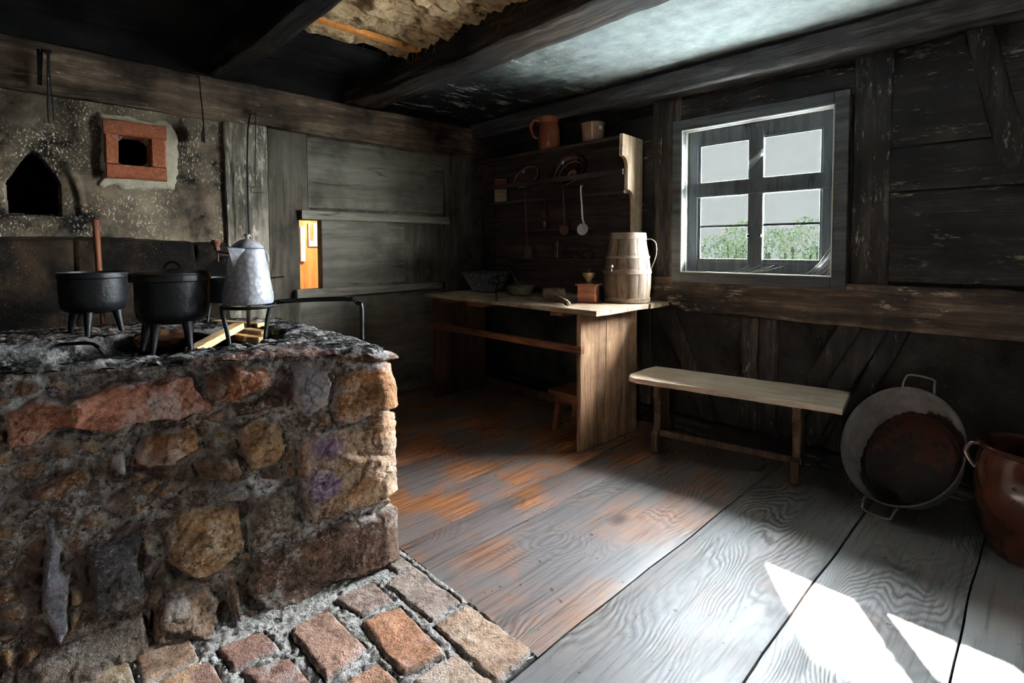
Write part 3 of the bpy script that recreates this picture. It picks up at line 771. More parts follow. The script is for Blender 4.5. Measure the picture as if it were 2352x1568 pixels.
# plastered part with its openings: height field so the openings have rounded worn lips
def plaster_wall():
    y0, y1, z0, z1 = -2.7, 1.02, 1.235, 2.06
    ny, nz = 380, 150
    ys = np.concatenate([np.linspace(y0, -.15, 60)[:-1], np.linspace(-.15, y1, ny-59)])
    gy, gz = np.meshgrid(ys, np.linspace(z0, z1, nz), indexing='ij')
    y, z = gy.ravel(), gz.ravel(); p = np.stack([y*0, y, z], 1)
    yj = y+.006*fbm(p*18, 3); zj = z+.006*fbm(p*18+40, 3)
    archz = 1.53+.175*np.clip(1-np.abs((yj-.105)/.112)**1.5, 0, 1)
    inarch = np.minimum(np.minimum(yj+.004, .213-yj), np.minimum(zj-1.371, archz-zj))
    hole = .078-np.hypot((yj-.538)*.95, zj-1.757)
    rect = np.minimum(np.minimum(yj-.462, .617-yj), np.minimum(zj-1.676, 1.838-zj))
    d = np.maximum(inarch, np.minimum(hole+.014, rect))
    dep = ss(-.004, .006, d)
    x = XW+.004+.010*fbm(p*3, 4)+.004*fbm(p*14, 3)
    # raised smoke collar above the arch
    rr = np.abs(np.hypot((y-.105)/.19, (z-1.40)/.36)-1); x += .02*ss(.16, .0, rr)*(z > 1.38)
    x -= .05*dep
    # render patch around the brick frame is slightly proud
    mb = MB(); mb.grid(np.stack([x, y, z], 1), len(ys), nz)
    mb.f = [f for f in mb.f if min(d[i] for i in f) < .005]
    return mb.build('plaster', M['soot_plaster'], wall_l, angle=50)
plaster_wall()
def soot_recess(y0, y1, z0, z1, name):
    x0, x1 = XW-.34, XW-.03; mb = MB()
    mb.box((x0-.02, y0-.02, z0-.02), (x0, y1+.02, z1+.02)).box((x0, y0-.02, z0-.02), (x1, y0, z1+.02)).box((x0, y1, z0-.02), (x1, y1+.02, z1+.02))
    mb.box((x0, y0, z0-.02), (x1, y1, z0)).box((x0, y0, z1), (x1, y1, z1+.02)); mb.build(name, M['black'], wall_l, smooth=False)
soot_recess(-.03, .24, 1.35, 1.73, 'arched_niche'); soot_recess(.44, .64, 1.66, 1.855, 'flue_hole')
# pale mortar collar round the brick frame
def collar():
    ny, nz = 90, 90
    gy, gz = np.meshgrid(np.linspace(.33, .80, ny), np.linspace(1.49, 1.985, nz), indexing='ij')
    y, z = gy.ravel(), gz.ravel(); p = np.stack([y*0, y, z], 1)
    d = np.maximum(np.maximum(.395-y, y-.74), np.maximum(1.55-z, z-1.945))+.03*fbm(p*16, 4)
    inner = np.minimum(np.minimum(y-.45, .63-y), np.minimum(z-1.665, 1.85-z))
    x = XW+.012+.012*ss(.02, -.03, d)+.003*fbm(p*30, 3)-.06*ss(.0, .03, d)-.05*ss(-.002, .004, inner)
    mb = MB(); mb.grid(np.stack([x, y, z], 1), ny, nz); mb.f = [f for f in mb.f if min(inner[i] for i in f) < .005]; mb.build('mortar_collar', M['pale_plaster'], wall_l, angle=50)
collar()
def brickbar(y0, y1, z0, z1, s):
    mb = MB()
    if y1-y0 > z1-z0: mb.timber((XW+.0, y0, (z0+z1)/2), (XW+.0, y1, (z0+z1)/2), (0, 0, 1), .11, z1-z0, s, .005, .02, .1, sub=4)
    else: mb.timber((XW+.0, (y0+y1)/2, z0), (XW+.0, (y0+y1)/2, z1), (0, 1, 0), .11, y1-y0, s, .005, .02, .1, sub=4)
    mb.build('brick', M['redbrick'], wall_l)
brickbar(.400, .695, 1.838, 1.918, 41); brickbar(.408, .692, 1.596, 1.674, 42); brickbar(.402, .462, 1.676, 1.836, 43); brickbar(.615, .692, 1.676, 1.836, 44)
# lower stone ledge
def ledge():
    y0, y1, z0, z1 = -2.7, 1.015, -.02, 1.262
    ny, nz = 260, 110
    gy, gz = np.meshgrid(np.linspace(y0, y1, ny), np.linspace(z0, z1, nz), indexing='ij')
    y, z = gy.ravel(), gz.ravel(); p = np.stack([y*0, y, z], 1)
    joint = np.minimum(np.abs(y-.84-.01*np.sin(z*9)), np.minimum(np.abs(y-.25), np.abs(y+.4)))
    x = XW+.055+.02*fbm(p*5, 4)+.008*fbm(p*22, 3)-.02*ss(.012, .0, joint)
    x -= .05*ss(z1-.025, z1, z)+0*y
    zz = z+.012*np.sin(y*4)*ss(1.0, 1.25, z)-.02*y*ss(1.1, 1.26, z)
    mb = MB(); mb.grid(np.stack([x, y, zz], 1), ny, nz); mb.build('stone_ledge', M['soot_stone'], wall_l, angle=60)
ledge()
def ytimber(y0, z0, y1, z1, w, name, mat, seed, dep=.035, face=XW, amp=.003):
    vert = abs(z1-z0) > abs(y1-y0)
    mb = MB().timber((face-dep/2, y0, z0), (face-dep/2, y1, z1), (1, 0, 0), w, dep, seed, amp, .05, .12, sub=4)
    return mb.build(name, mat, wall_l, angle=45)
ytimber(1.145, 0, 1.145, 2.03, .262, 'post', M['post'], 51, .06, XW+.03)
ytimber(1.417, 1.40, 1.417, 2.03, .268, 'board', M['grey_board'], 52, .03, XW+.006)
ytimber(1.385, 0, 1.385, 1.40, .206, 'board', M['grey_board'], 52, .03, XW+.006)
ytimber(1.556, 1.74, 2.75, 1.74, .50, 'board', M['grey_panel'], 53, .03, XW+.002)
ytimber(1.556, 1.925, 2.75, 1.92, .085, 'board', M['grey_panel'], 54, .03, XW+.006)
ytimber(2.52, .4, 2.52, 1.45, .40, 'board', M['grey_board'], 55, .03, XW-.002)
ytimber(1.45, .42, 2.75, .42, .83, 'board', M['grey_panel'], 56, .03, XW+.003)
for i, yy in enumerate((2.9, 3.1)): ytimber(yy, 0, yy, 2.05, .25, 'board', M['grey_board'], 57+i, .03, XW)
ytimber(1.492, 1.433, 2.78, 1.433, .066, 'upper_rail', M['grey_rail'], 60, .05, XW+.05, .002)
ytimber(1.45, .872, 2.70, .872, .062, 'lower_rail', M['grey_rail'], 61, .05, XW+.05, .002)
hs = thing('hatch_shutter', 'grey sliding wooden hatch panel pushed right between two rails', 'hatch', kind='structure')
MB().timber((XW+.012, 1.645, 1.151), (XW+.012, 2.335, 1.151), (1, 0, 0), .50, .022, 62, .003, .05, .1, sub=4).build('panel', M['grey_panel'], hs)
# adjoining room glimpsed through the hatch: sunlit orange boarding, a notice, its own walls
ar = MB()
ar.box((-5.6, .4, -.05), (-5.56, 3.44, 2.6))
aj = struct(ar.build('wall_rear', M['orange'], smooth=False), 'sunlit orange board wall in the next room seen through the hatch', 'wall')
ar = MB().box((-5.6, .36, -.05), (-3.78, .4, 2.6)).box((-5.6, 3.42, -.05), (-3.78, 3.46, 2.6)).box((-5.6, .36, 2.56), (-3.78, 3.46, 2.6)).box((-5.6, .36, -.1), (-3.78, 3.46, -.05))
ar.build('side_panel', M['pale_plaster'], aj, smooth=False)
def onrear(x, y, X=-5.55): return atX(x, y, X)
a = onrear(708, 512); b = onrear(739, 566)
nt = thing('framed_notice', 'framed paper notice on the orange wall seen through the hatch', 'notice')
MB().box((-5.556, a[1], b[2]), (-5.545, b[1], a[2])).build('frame', M['paper'], nt, smooth=False)
MB().box((-5.548, a[1]+.02, b[2]+.07), (-5.540, b[1]-.09, a[2]-.01)).build('print', M['orange'], nt, smooth=False)
c = onrear(699, 520); d = onrear(690, 600)
tag(MB().box((-5.55, d[1], d[2]), (-5.53, c[1], c[2])).build('wall_sheet', M['paper'], smooth=False), 'white paper strip at the left edge of the hatch opening', 'paper')

# ---- unseen sides of the room -------------------------------------------------------
wr = MB()
wr.box((XR, YN, -.05), (XR+.2, 3.4, 2.6))
struct(wr.build('wall_east', M['infill'], smooth=False), 'dark plastered wall to the right of the camera', 'wall')
wn = MB()
DX0, DX1 = .25, 1.25
wn.box((-4.0, YN-.2, -.05), (DX0, YN, 2.6)).box((DX1, YN-.2, -.05), (XR+.2, YN, 2.6)).box((DX0, YN-.2, 1.95), (DX1, YN, 2.6))
struct(wn.build('wall_near', M['infill'], smooth=False), 'dark wall behind the camera with a doorway opening added for fill light', 'wall')
wb = MB().box((-4.0, YN, 2.08), (XW+.004, 3.3, 2.6))
wb.build('upper_core', M['soot_board'], wall_l, smooth=False)
# ================================================================== HEARTH
def cells(u, v, size, seed):
    """jittered cells: returns (distance to border, id)"""
    cu, cv = u/size, v/size; iu, iv = np.floor(cu).astype(int), np.floor(cv).astype(int)
    best = np.full(u.shape, 9.); sec = np.full(u.shape, 9.); bid = np.zeros(u.shape, int)
    for du in (-1, 0, 1):
        for dv in (-1, 0, 1):
            a, b = iu+du, iv+dv
            h = ((a*73856093) ^ (b*19349663) ^ (seed*83492791)) & 0xfffff
            jx = ((h*7919) % 1000)/1000; jy = ((h*104729) % 1000)/1000
            d = np.hypot(a+.15+.7*jx-cu, b+.15+.7*jy-cv)
            m = d < best
            sec = np.where(m, best, np.minimum(sec, d)); best = np.where(m, d, best); bid = np.where(m, h, bid)
    return (sec-best)*size/2, bid

STONES = [  # outline of each large stone on the front face, colour
 ([(8,946),(82,913),(147,925),(196,901),(253,880),(433,864),(461,893),(492,921),(482,946),(392,966),(212,995),(135,987),(61,1019),(16,1025)], (178,120,98), 1.3),
 ([(469,864),(527,840),(604,836),(629,864),(629,889),(596,905),(531,929),(490,925)], (140,92,66), 1.0),
 ([(669,840),(710,821),(743,827),(755,868),(751,929),(718,950),(694,958),(673,917)], (150,146,150), .8),
 ([(771,872),(800,844),(849,840),(888,832),(1000,832),(1000,945),(886,945),(816,966),(763,968),(755,942)], (152, 108, 70), 1.2),
 ([(739,822),(755,798),(816,809),(1000,812),(1000,826),(816,838),(776,829)], (104,72,50), .8),
 ([(690,1010),(720,985),(830,962),(870,948),(1010,945),(1010,1148),(890,1146),(840,1160),(760,1190),(710,1195),(690,1130),(675,1060)], (168,140,116), 1.7),
 ([(591,1276),(679,1240),(743,1212),(879,1172),(1000,1160),(1000,1300),(879,1300),(771,1326),(731,1352),(615,1412),(571,1360)], (112,88,74), 1.4),
 ([(563,1192),(583,1152),(639,1120),(667,1120),(679,1208),(639,1240),(591,1256),(559,1240)], (138,124,108), 1.0),
 ([(372,1224),(420,1168),(480,1154),(555,1160),(559,1248),(535,1280),(487,1316),(440,1324),(392,1296)], (150,120,90), 1.4),
 ([(200,1252),(312,1212),(320,1240),(328,1372),(288,1392),(216,1425),(204,1280)], (92,88,90), 1.0),
 ([(104,1200),(130,1195),(140,1290),(164,1330),(160,1440),(132,1470),(100,1400),(100,1300)], (132,132,142), 1.2),
 ([(512,1320),(545,1315),(548,1360),(550,1440),(535,1440),(520,1390)], (120,98,82), .8),
 ([(356,1390),(400,1360),(470,1345),(500,1370),(498,1420),(440,1480),(360,1512),(345,1450)], (130,106,88), 1.3),
 ([(306,1040),(330,1010),(380,985),(430,975),(463,1005),(455,1030),(400,1060),(340,1075),(310,1060)], (142, 106, 76), 1.1),
 ([(449,1060),(480,1045),(555,1043),(562,1080),(540,1100),(500,1107),(460,1095)], (118,94,74), .8),
 ([(552,980),(600,960),(650,980),(660,1020),(640,1055),(580,1075),(560,1040)], (146,118,90), 1.0),
 ([(60,1130),(100,1100),(180,1070),(215,1075),(210,1105),(140,1140),(80,1150)], (122, 92, 68), 1.0),
 ([(40,1530),(120,1480),(230,1440),(330,1400),(345,1500),(330,1568),(200,1640),(60,1640)], (122,112,104), 1.5),
 ([(250,1040),(280,1030),(285,1080),(262,1090)], (180,176,176), .7),
 ([(500,1140),(560,1110),(580,1125),(560,1150),(510,1160)], (156,150,142), .6),
 ([(352,1330),(380,1295),(393,1330),(385,1350)], (120,112,104), .6),
 ([(520,930),(600,915),(650,905),(655,945),(600,950),(540,965)], (96,72,56), .6),
 ([(636,850),(664,840),(668,900),(660,950),(640,900)], (78,56,44), .5),
 ([(690,1225),(760,1196),(850,1166),(880,1160),(860,1172),(760,1206)], (150,140,132), .3),
]
HX = lambda y, v: (-1.722-.2356*(1.03-y))*(1-v)+(-1.70-.505*(1.0-y))*v + .020*(1-v) - .030*v
def hearth():
    H = thing('hearth', 'waist-high open hearth of rough fieldstone in pale mortar', 'hearth', (0, 0, 0))
    yc, rad = .972, .06
    ys = np.concatenate([np.linspace(-.9, -.14, 50)[:-1], np.linspace(-.14, yc, 290)])
    nf = len(ys); na = 24; side = np.linspace(0, 1.22, 110)[1:]
    zs = np.linspace(-.03, .812, 218)
    rows = []
    for z in zs:
        v = z/.83
        xf = HX(ys, v); x0 = HX(yc, v)
        th = np.linspace(0, PI/2, na+1)[1:]
        ax = x0-rad+rad*np.cos(th); ay = yc+rad*np.sin(th)
        sx = x0-rad-side; sy = np.full(len(side), yc+rad)
        X = np.concatenate([xf, ax, sx]); Y = np.concatenate([ys, ay, sy])
        nx = np.concatenate([np.ones(nf), np.cos(th), np.zeros(len(side))]); nyv = np.concatenate([np.zeros(nf), np.sin(th), np.ones(len(side))])
        s = np.concatenate([ys-yc, rad*th, rad*PI/2+side])
        rows.append(np.stack([X, Y, np.full(len(X), z), nx, nyv, s], 1))
    A = np.stack(rows, 1); nu, nv = A.shape[:2]; A = A.reshape(-1, 6)
    P3 = A[:, :3]; S = A[:, 5]
    # image of the unrolled front plane, used to look up the stone outlines
    fl = P3.copy(); ext = S > 0
    xe = HX(yc, P3[:, 2]/.83)
    fl[ext, 0] = xe[ext]+.25*S[ext]; fl[ext, 1] = yc+S[ext]
    q = fl-EYE; zc = q@FW
    px = CX+F*(q@RT)/zc; py = CY-F*(q@UP)/zc
    qn = np.stack([fl[:, 1]*1.0, fl[:, 2], fl[:, 0]*0], 1)
    pxj = px+11*fbm(qn*13, 3)+4*fbm(qn*50, 3); pyj = py+11*fbm(qn*13+50, 3)+4*fbm(qn*50+20, 3)
    best = np.full(px.shape, -1e3); idx = np.full(px.shape, -1)
    ok = (S < .30) & (fl[:, 1] > -.2)
    for i, (poly, c, k) in enumerate(STONES):
        d = sdpoly(pxj[ok], pyj[ok], poly); b = best[ok]; m = d > b; b[m] = d[m]; best[ok] = b; t = idx[ok]; t[m] = i; idx[ok] = t
    best = best/560.0
    cd, cid = cells(S+.02*fbm(qn*9, 3), P3[:, 2]+.02*fbm(qn*9+9, 3), .17, 5)
    cd2, cid2 = cells(S+.01*fbm(qn*14, 3), P3[:, 2]*1.3+.01*fbm(qn*14+9, 3), .065, 9)
    far = ~ok
    inside = best > 0
    d = np.where(inside, best, np.where(far, cd-.008, np.minimum(cd2-.006, -best-.004)))
    kk = np.where(inside, np.array([s[2] for s in STONES])[idx], np.where(far, 1.2, .10))
    h = ss(-.002, .020, d)
    N = np.stack([P3[:, 0], P3[:, 1], P3[:, 2]], 1)
    stone = .5*fbm(N*5+idx[:, None]*3.7, 3)+.5*(1-2*np.abs(fbm(N*11+idx[:, None]*1.3, 4)))
    ridg = 1-2*np.abs(fbm(N*np.array([16, 30, 16])+4, 4))
    fine = fbm(N*55, 4)
    rough = np.where(inside & ((idx == 9) | (idx == 6)), .45, 1.0)
    nst = len(STONES); rg = np.random.default_rng(21); KP = 9
    G = rg.normal(0, .42, (nst, KP, 2)); C0 = rg.uniform(.018, .052, (nst, KP))
    cen = np.array([[S[idx == i].mean(), P3[idx == i, 2].mean()] if (idx == i).any() else [0, 0] for i in range(nst)])
    dl = np.stack([S, P3[:, 2]], 1)-cen[idx]+.02*np.stack([fbm(N*8, 2), fbm(N*8+9, 2)], 1)
    facet = (C0[idx]+np.einsum('nkc,nc->nk', G[idx], dl)).min(1)
    facet = np.clip(facet, -.008, .042)*inside
    crackd = np.abs(fbm(N*np.array([9, 9, 14])+idx[:, None]*5.1, 3))
    disp = h*(.014+.013*kk)+h*rough*(facet*1.0+.007*stone*kk+.006*ridg-.008*ss(.035, .0, crackd))+.004*fine+(1-h)*(-.006+.012*fbm(N*20+6, 4)+.005*fbm(N*70, 3))
    # the mortar spills in crumbs along the foot and under the rim
    disp += .02*ss(.05, .0, P3[:, 2])*(.5+fbm(N*9, 3))+.075*ss(.16, .0, P3[:, 2])*ss(.42, .08, P3[:, 1])*(.8+.5*fbm(N*7+2, 3))
    X = P3[:, 0]+A[:, 3]*disp; Y = P3[:, 1]+A[:, 4]*disp; Z = P3[:, 2]+.004*fbm(N*18+70, 3)
    cols = np.zeros((len(X), 4))
    sc = np.array([[lin(v) for v in s[1]] for s in STONES])
    rc = np.array([[lin(v) for v in c] for c in ((120, 100, 84), (140, 116, 94), (104, 86, 74), (150, 124, 96), (112, 106, 102))])
    base = np.where(inside[:, None], sc[idx], np.where(far[:, None], rc[cid % 5], rc[cid2 % 5]*.9))
    var = fbm(N*7+idx[:, None]*2.1, 4)[:, None]
    base = base*(1+.5*var)
    warm = ss(.05, .45, fbm(N*9+33, 4))[:, None]
    base = base*(1-warm*.4)+base*np.array([1.2, .88, .62])*warm*.4
    # violet mineral stain down the left of the big quoin
    pdist = np.minimum(np.hypot(px-738, (py-1022)*.8), np.hypot(px-732, (py-1108)*.8))+26*fbm(N*14+12, 4)
    pur = (idx == 5)*ss(46, 14, pdist)
    base = base*(1-.7*pur[:, None])+np.array([lin(104), lin(88), lin(134)])*.7*pur[:, None]
    mort = np.array([lin(132), lin(124), lin(118)])*(1+.6*fbm(N*13+3, 4)[:, None])
    brown = ss(.0, .35, fbm(N*5+90, 3))[:, None]*.75
    mort = mort*(1-brown)+np.array([lin(84), lin(64), lin(50)])*brown
    pale = (ss(.1, .5, fbm(N*8+61, 4)))[:, None]*(1-brown)
    mort = mort*(1-pale)+np.array([lin(196), lin(194), lin(194)])*pale
    lime = (ss(.022, .003, d)*ss(.0, .35, fbm(N*11+81, 4)) + ss(.30, .5, fbm(N*6+18, 5))*.6)[:, None]*inside[:, None]
    base = base*(1-.8*lime)+np.array([lin(188), lin(184), lin(182)])*.8*np.clip(lime, 0, 1)
    hh = ss(.0, .012, d)[:, None]
    cols[:, :3] = np.clip(1.75*(base*hh+mort*(1-hh)), 0, .86); cols[:, 3] = hh[:, 0]
    mb = MB(); mb.grid(np.stack([X, Y, Z], 1), nu, nv)
    mb.build('stone_wall', M['masonry'], H, col=cols, angle=80)
    # ---------------- top
    def front(y): return HX(y, .97)+.006
    x0, x1, y0, y1 = -3.32, -1.66, -.9, 1.06
    nx, ny = 330, 390
    gx, gy = np.meshgrid(np.linspace(x0, x1, nx), np.linspace(y0, y1, ny), indexing='ij')
    py = gy.ravel(); px = np.minimum(front(py), front(np.full_like(py, 1.0)))-(x1-gx.ravel()); N = np.stack([px, py, 0*px], 1)
    wob = .016*fbm(N*6, 3)+.002*fbm(N*26, 2)
    e_front = (x1-gx.ravel())+.002+.6*np.abs(wob)
    e_right = yc+rad+.012-py+wob
    e_back = np.minimum(px+3.27, ((px+3.27)*.72+(0.62-py)*.69+.0)+.0)+wob
    rc_ = .11   # rounded quoin
    qd = np.minimum(e_front, e_right)
    both = (e_front < rc_) & (e_right < rc_)
    qd = np.where(both, rc_-np.hypot(rc_-e_front, rc_-e_right), qd)
    ed = np.minimum(qd, e_back)
    pit = [(-2.30, -.75), (-2.235, -.05), (-2.20, .45), (-2.235, .78), (-2.42, .90), (-2.72, .86), (-2.80, .55), (-2.78, -.1), (-2.85, -.75)]
    pd = sdpoly(px+.02*fbm(N*8+5, 3), py+.02*fbm(N*8+15, 3), pit)
    n1 = fbm(N*6+2, 4); n2 = fbm(N*24+3, 4); n3 = fbm(N*70, 3)
    z = .828+.010*n1+.010*n2+.005*n3-.008*np.abs(fbm(N*np.array([26, 9, 1])+31, 4))-.075*ss(-.015, .055, pd)
    cr = np.abs(fbm(N*5+70, 3)); z -= .010*ss(.05, .0, cr)*ss(.05, -.05, pd)
    r = .032
    z -= np.where(ed < r, r-np.sqrt(np.clip(r*r-(r-np.clip(ed, 0, r))**2, 0, None)), 0)
    z = np.where(ed < 0, z+np.clip(ed, -.05, 0)*1.5, z)
    keep = ed > -.004
    K = keep.reshape(nx, ny)
    ash = np.array([lin(172), lin(170), lin(172)]); dark = np.array([lin(46), lin(43), lin(43)]); pinkc = np.array([lin(178), lin(126), lin(108)])
    t = ss(-.18, .22, .7*n2+.8*fbm(N*np.array([30, 9, 1])+11, 5)-.05)[:, None]
    col = dark*(1-t)+ash*t
    pk = (ss(.12, .4, fbm(N*np.array([9, 4, 1])+44, 4))*ss(.3, .05, e_front)*ss(.1, .5, py+.4*n1))[:, None]*.75
    col = col*(1-pk)+pinkc*pk
    pitc = ss(.0, .05, pd)[:, None]; col = col*(1-pitc)+np.array([lin(40), lin(37), lin(36)])*(.7+.9*t)*pitc
    back = ss(-2.75, -2.95, px)[:, None]; col = col*(1-back)+col*np.array([1.0, .86, .72])*back
    mb = MB(); ids = -np.ones(nx*ny, int); ids[keep] = np.arange(keep.sum())
    mb.v = [tuple(v) for v in np.stack([px, py, z], 1)[keep]]
    ii = ids.reshape(nx, ny)
    for i in range(nx-1):
        for j in range(ny-1):
            q = (ii[i, j], ii[i+1, j], ii[i+1, j+1], ii[i, j+1])
            if min(q) >= 0: mb.f.append(q)
    cc = np.concatenate([np.clip(col[keep], 0, 1), np.full((keep.sum(), 1), .55)], 1)
    mb.build('hearth_top', M['masonry'], H, col=cc, angle=80)
    # rough back face down to the floor
    mb = MB().prism([(-3.25, .60, 0), (-3.25, .60, .79), (-2.95, .98, .79), (-2.95, .98, 0)], (.12, -.1, 0))
    mb.box((-3.26, -.9, 0), (-3.14, .62, .79)); mb.build('back_masonry', M['soot_stone'], H, smooth=False)
hearth()

# ---- fire pit contents ----------------------------------------------------------------
def stick(p, q, w, h, seed, name, label, mat, cat='firewood', group=None, up=(0, 0, 1)):
    o = MB().timber(p, q, up, w, h, seed, .004, .03, .08).build(name, mat, angle=35)
    return tag(o, label, cat, group)
ZP = .775
def pz(x, y, z): return Vector(atZ(x, y, z))
stick(pz(520, 752, .80), pz(612, 768, .80), .05, .03, 71, 'firewood_stick', 'pale split stick lying furthest back under the trivet', M['firewood'], group='split firewood sticks in the pit')
stick(pz(500, 770, .79), pz(604, 780, .79), .045, .028, 72, 'firewood_stick', 'pale split stick between the front trivet legs', M['firewood'], group='split firewood sticks in the pit')
stick(pz(440, 806, .795), pz(548, 748, .84), .05, .03, 73, 'firewood_stick', 'pale split stick slanting up from the three-legged pot to the trivet', M['firewood'], group='split firewood sticks in the pit')
stick(pz(495, 742, .82), pz(600, 748, .82), .045, .03, 74, 'firewood_stick', 'pale split stick on top of the small pile beneath the kettle', M['firewood'], group='split firewood sticks in the pit')
lg = thing('charred_log', 'brown half-burnt round log behind the legs of the lidded pot', 'log')
a, b = pz(318, 786, .79), pz(428, 776, .80)
MB().tube([a.lerp(b, t/8)+Vector((0, 0, .004*math.sin(t*2))) for t in range(9)], [.040, .042, .043, .042, .043, .042, .041, .040, .036], 16).build('log_body', M['log'], lg)
a, b = pz(440, 776, .795), pz(486, 788, .785)
o = MB().tube([a.lerp(b, t/6) for t in range(7)], [.026, .032, .034, .033, .034, .033, .028], 12).build('firewood_log', M['char'])
tag(o, 'blackened round log end between pot legs and trivet', 'log')
for i in range(9):
    c = pz(random.uniform(380, 450), random.uniform(782, 798), .775)
    mb = MB(); r = random.uniform(.010, .02)
    mb.lathe([(0, -r), (r*.8, -r*.6), (r, 0), (r*.7, r*.7), (0, r)], 7, T(c, (random.random()*3, random.random()*3, 0)), sx=1, sy=.7)
    tag(mb.build('charcoal_lump', M['char'], smooth=False), 'small black charcoal lump in the ash of the fire pit', 'charcoal', 'charcoal lumps in the fire pit')
o = MB().tube(smoothpath([pz(90, 792, .80), pz(150, 790, .815), pz(205, 788, .82), pz(225, 797, .82), pz(238, 812, .79)], 6), .007, 8).build('pot_hook', M['rust_iron'])
tag(o, 'curved black iron hook lying in the ash at the left of the pit', 'hook')

# ---- trivet and kettle ------------------------------------------------------------------
ZR = .968
Kc = Vector(atZ(571, 699, ZR)); Kc.z = ZR
tv = thing('iron_trivet', 'black wrought-iron three-legged trivet with long bent handle carrying the kettle', 'trivet', (Kc.x, Kc.y, ZP+.03))
inv = Matrix.Translation(-Vector((Kc.x, Kc.y, ZP+.03)))
def loc_build(mb, name, mat, parent, **kw):
    o = parent.location
    Mi = (T(tuple(o), tuple(parent.rotation_euler))).inverted()
    mb.v = [tuple(Mi @ Vector(v)) for v in mb.v]
    return mb.build(name, mat, parent, **kw)
ring = [Kc+Vector((.098*math.cos(a), .098*math.sin(a), -.006)) for a in [2*PI*k/40 for k in range(40)]]
loc_build(MB().tube(ring, .0085, 8, closed=True, flat=.8), 'ring', M['iron'], tv)
hb = smoothpath([Kc+Vector((.0, .095, -.008)), pz(640, 693, ZR), pz(700, 689, .976), pz(770, 687, .978), pz(818, 687.5, .978)], 6)
foot = Vector(atZ(832, 779, .832)); top = Vector((foot.x, foot.y, .965))
hb = hb[:-1]+[top+Vector((-.012, -.012, .012)), top+Vector((-.002, -.002, .008)), top+Vector((0, 0, -.008)), foot.lerp(top, .4), foot]
loc_build(MB().tube(hb, [.009]*(len(hb)-2)+[.008, .0075], 8, flat=1.1), 'handle', M['iron'], tv)
for fx, fy, zf in ((528, 789, .818), (608, 777, .815), (571, 752, .80)):
    f = Vector(atZ(fx, fy, zf)); dirv = (f-Kc); dirv.z = 0; dirv.normalize()
    t0 = Kc+dirv*.095; t0.z = ZR-.008
    fp = Vector((f.x, f.y, zf-.02))
    pts = smoothpath([t0, t0+dirv*.012+Vector((0, 0, -.012)), t0.lerp(fp, .5)+dirv*.004, fp], 5)
    loc_build(MB().tube(pts, [.0085]*(len(pts)-1)+[.006], 8), 'leg', M['iron'], tv)
kz = ZR+.003
kt = thing('enamel_kettle', 'tall pale-blue enamel coffee pot with domed lid standing on the trivet', 'kettle', (Kc.x, Kc.y, kz))
prof = [(0, 0), (.088, 0), (.093, .004), (.095, .02), (.0935, .047), (.091, .052), (.0905, .058), (.084, .10), (.0745, .16), (.066, .205), (.0625, .222), (.0635, .226), (.061, .228), (.059, .222), (.063, .19), (.07, .15)]
MB().lathe(prof, 56).build('body', M['enamel'], kt)
MB().tube([(.0628*math.cos(2*PI*k/48), .0628*math.sin(2*PI*k/48), .227) for k in range(48)], .0022, 6, closed=True).build('rim', M['enamel_rim'], kt, label='dark blue rim line')
lid = MB().lathe([(.0612, .227), (.0612, .231), (.056, .238), (.044, .250), (.028, .260), (.012, .265), (0, .266)], 48).build('lid', M['enamel'], kt)
MB().lathe([(0, .262), (.010, .264), (.0075, .270), (.007, .273), (.012, .277), (.013, .281), (.010, .286), (0, .288)], 24).build('knob', M['enamel'], lid)
def spout():
    mb = MB(); n = 13; rows = []
    for i in range(n):
        t = i/(n-1); z = .135+.092*t
        w = .003+.034*t**1.1; out = .003+.044*t**1.25
        rb = .0905-(z-.058)/.164*.028-.003
        for k in range(9):
            a = (k/8-.5)*2
            yy = -(rb+out*(1-abs(a)**1.05)); xx = a*w
            rows.append((xx, yy+.006*abs(a), z+.006*(1-abs(a))*t))
    mb.grid(rows, n, 9); o = mb.build('spout', M['enamel'], kt)
    s = o.modifiers.new('s', 'SOLIDIFY'); s.thickness = .003
    mb = MB().tube([(rows[-9+k][0], rows[-9+k][1], rows[-9+k][2]) for k in range(9)], .0022, 6); mb.build('spout_rim', M['enamel_rim'], o)
spout()
kt.rotation_euler = (0, 0, math.radians(32))
MB().tube(smoothpath([(0, .062, .215), (0, .105, .21), (0, .118, .15), (0, .10, .09), (0, .088, .07)], 6), .006, 8, flat=.6).build('handle', M['enamel'], kt)

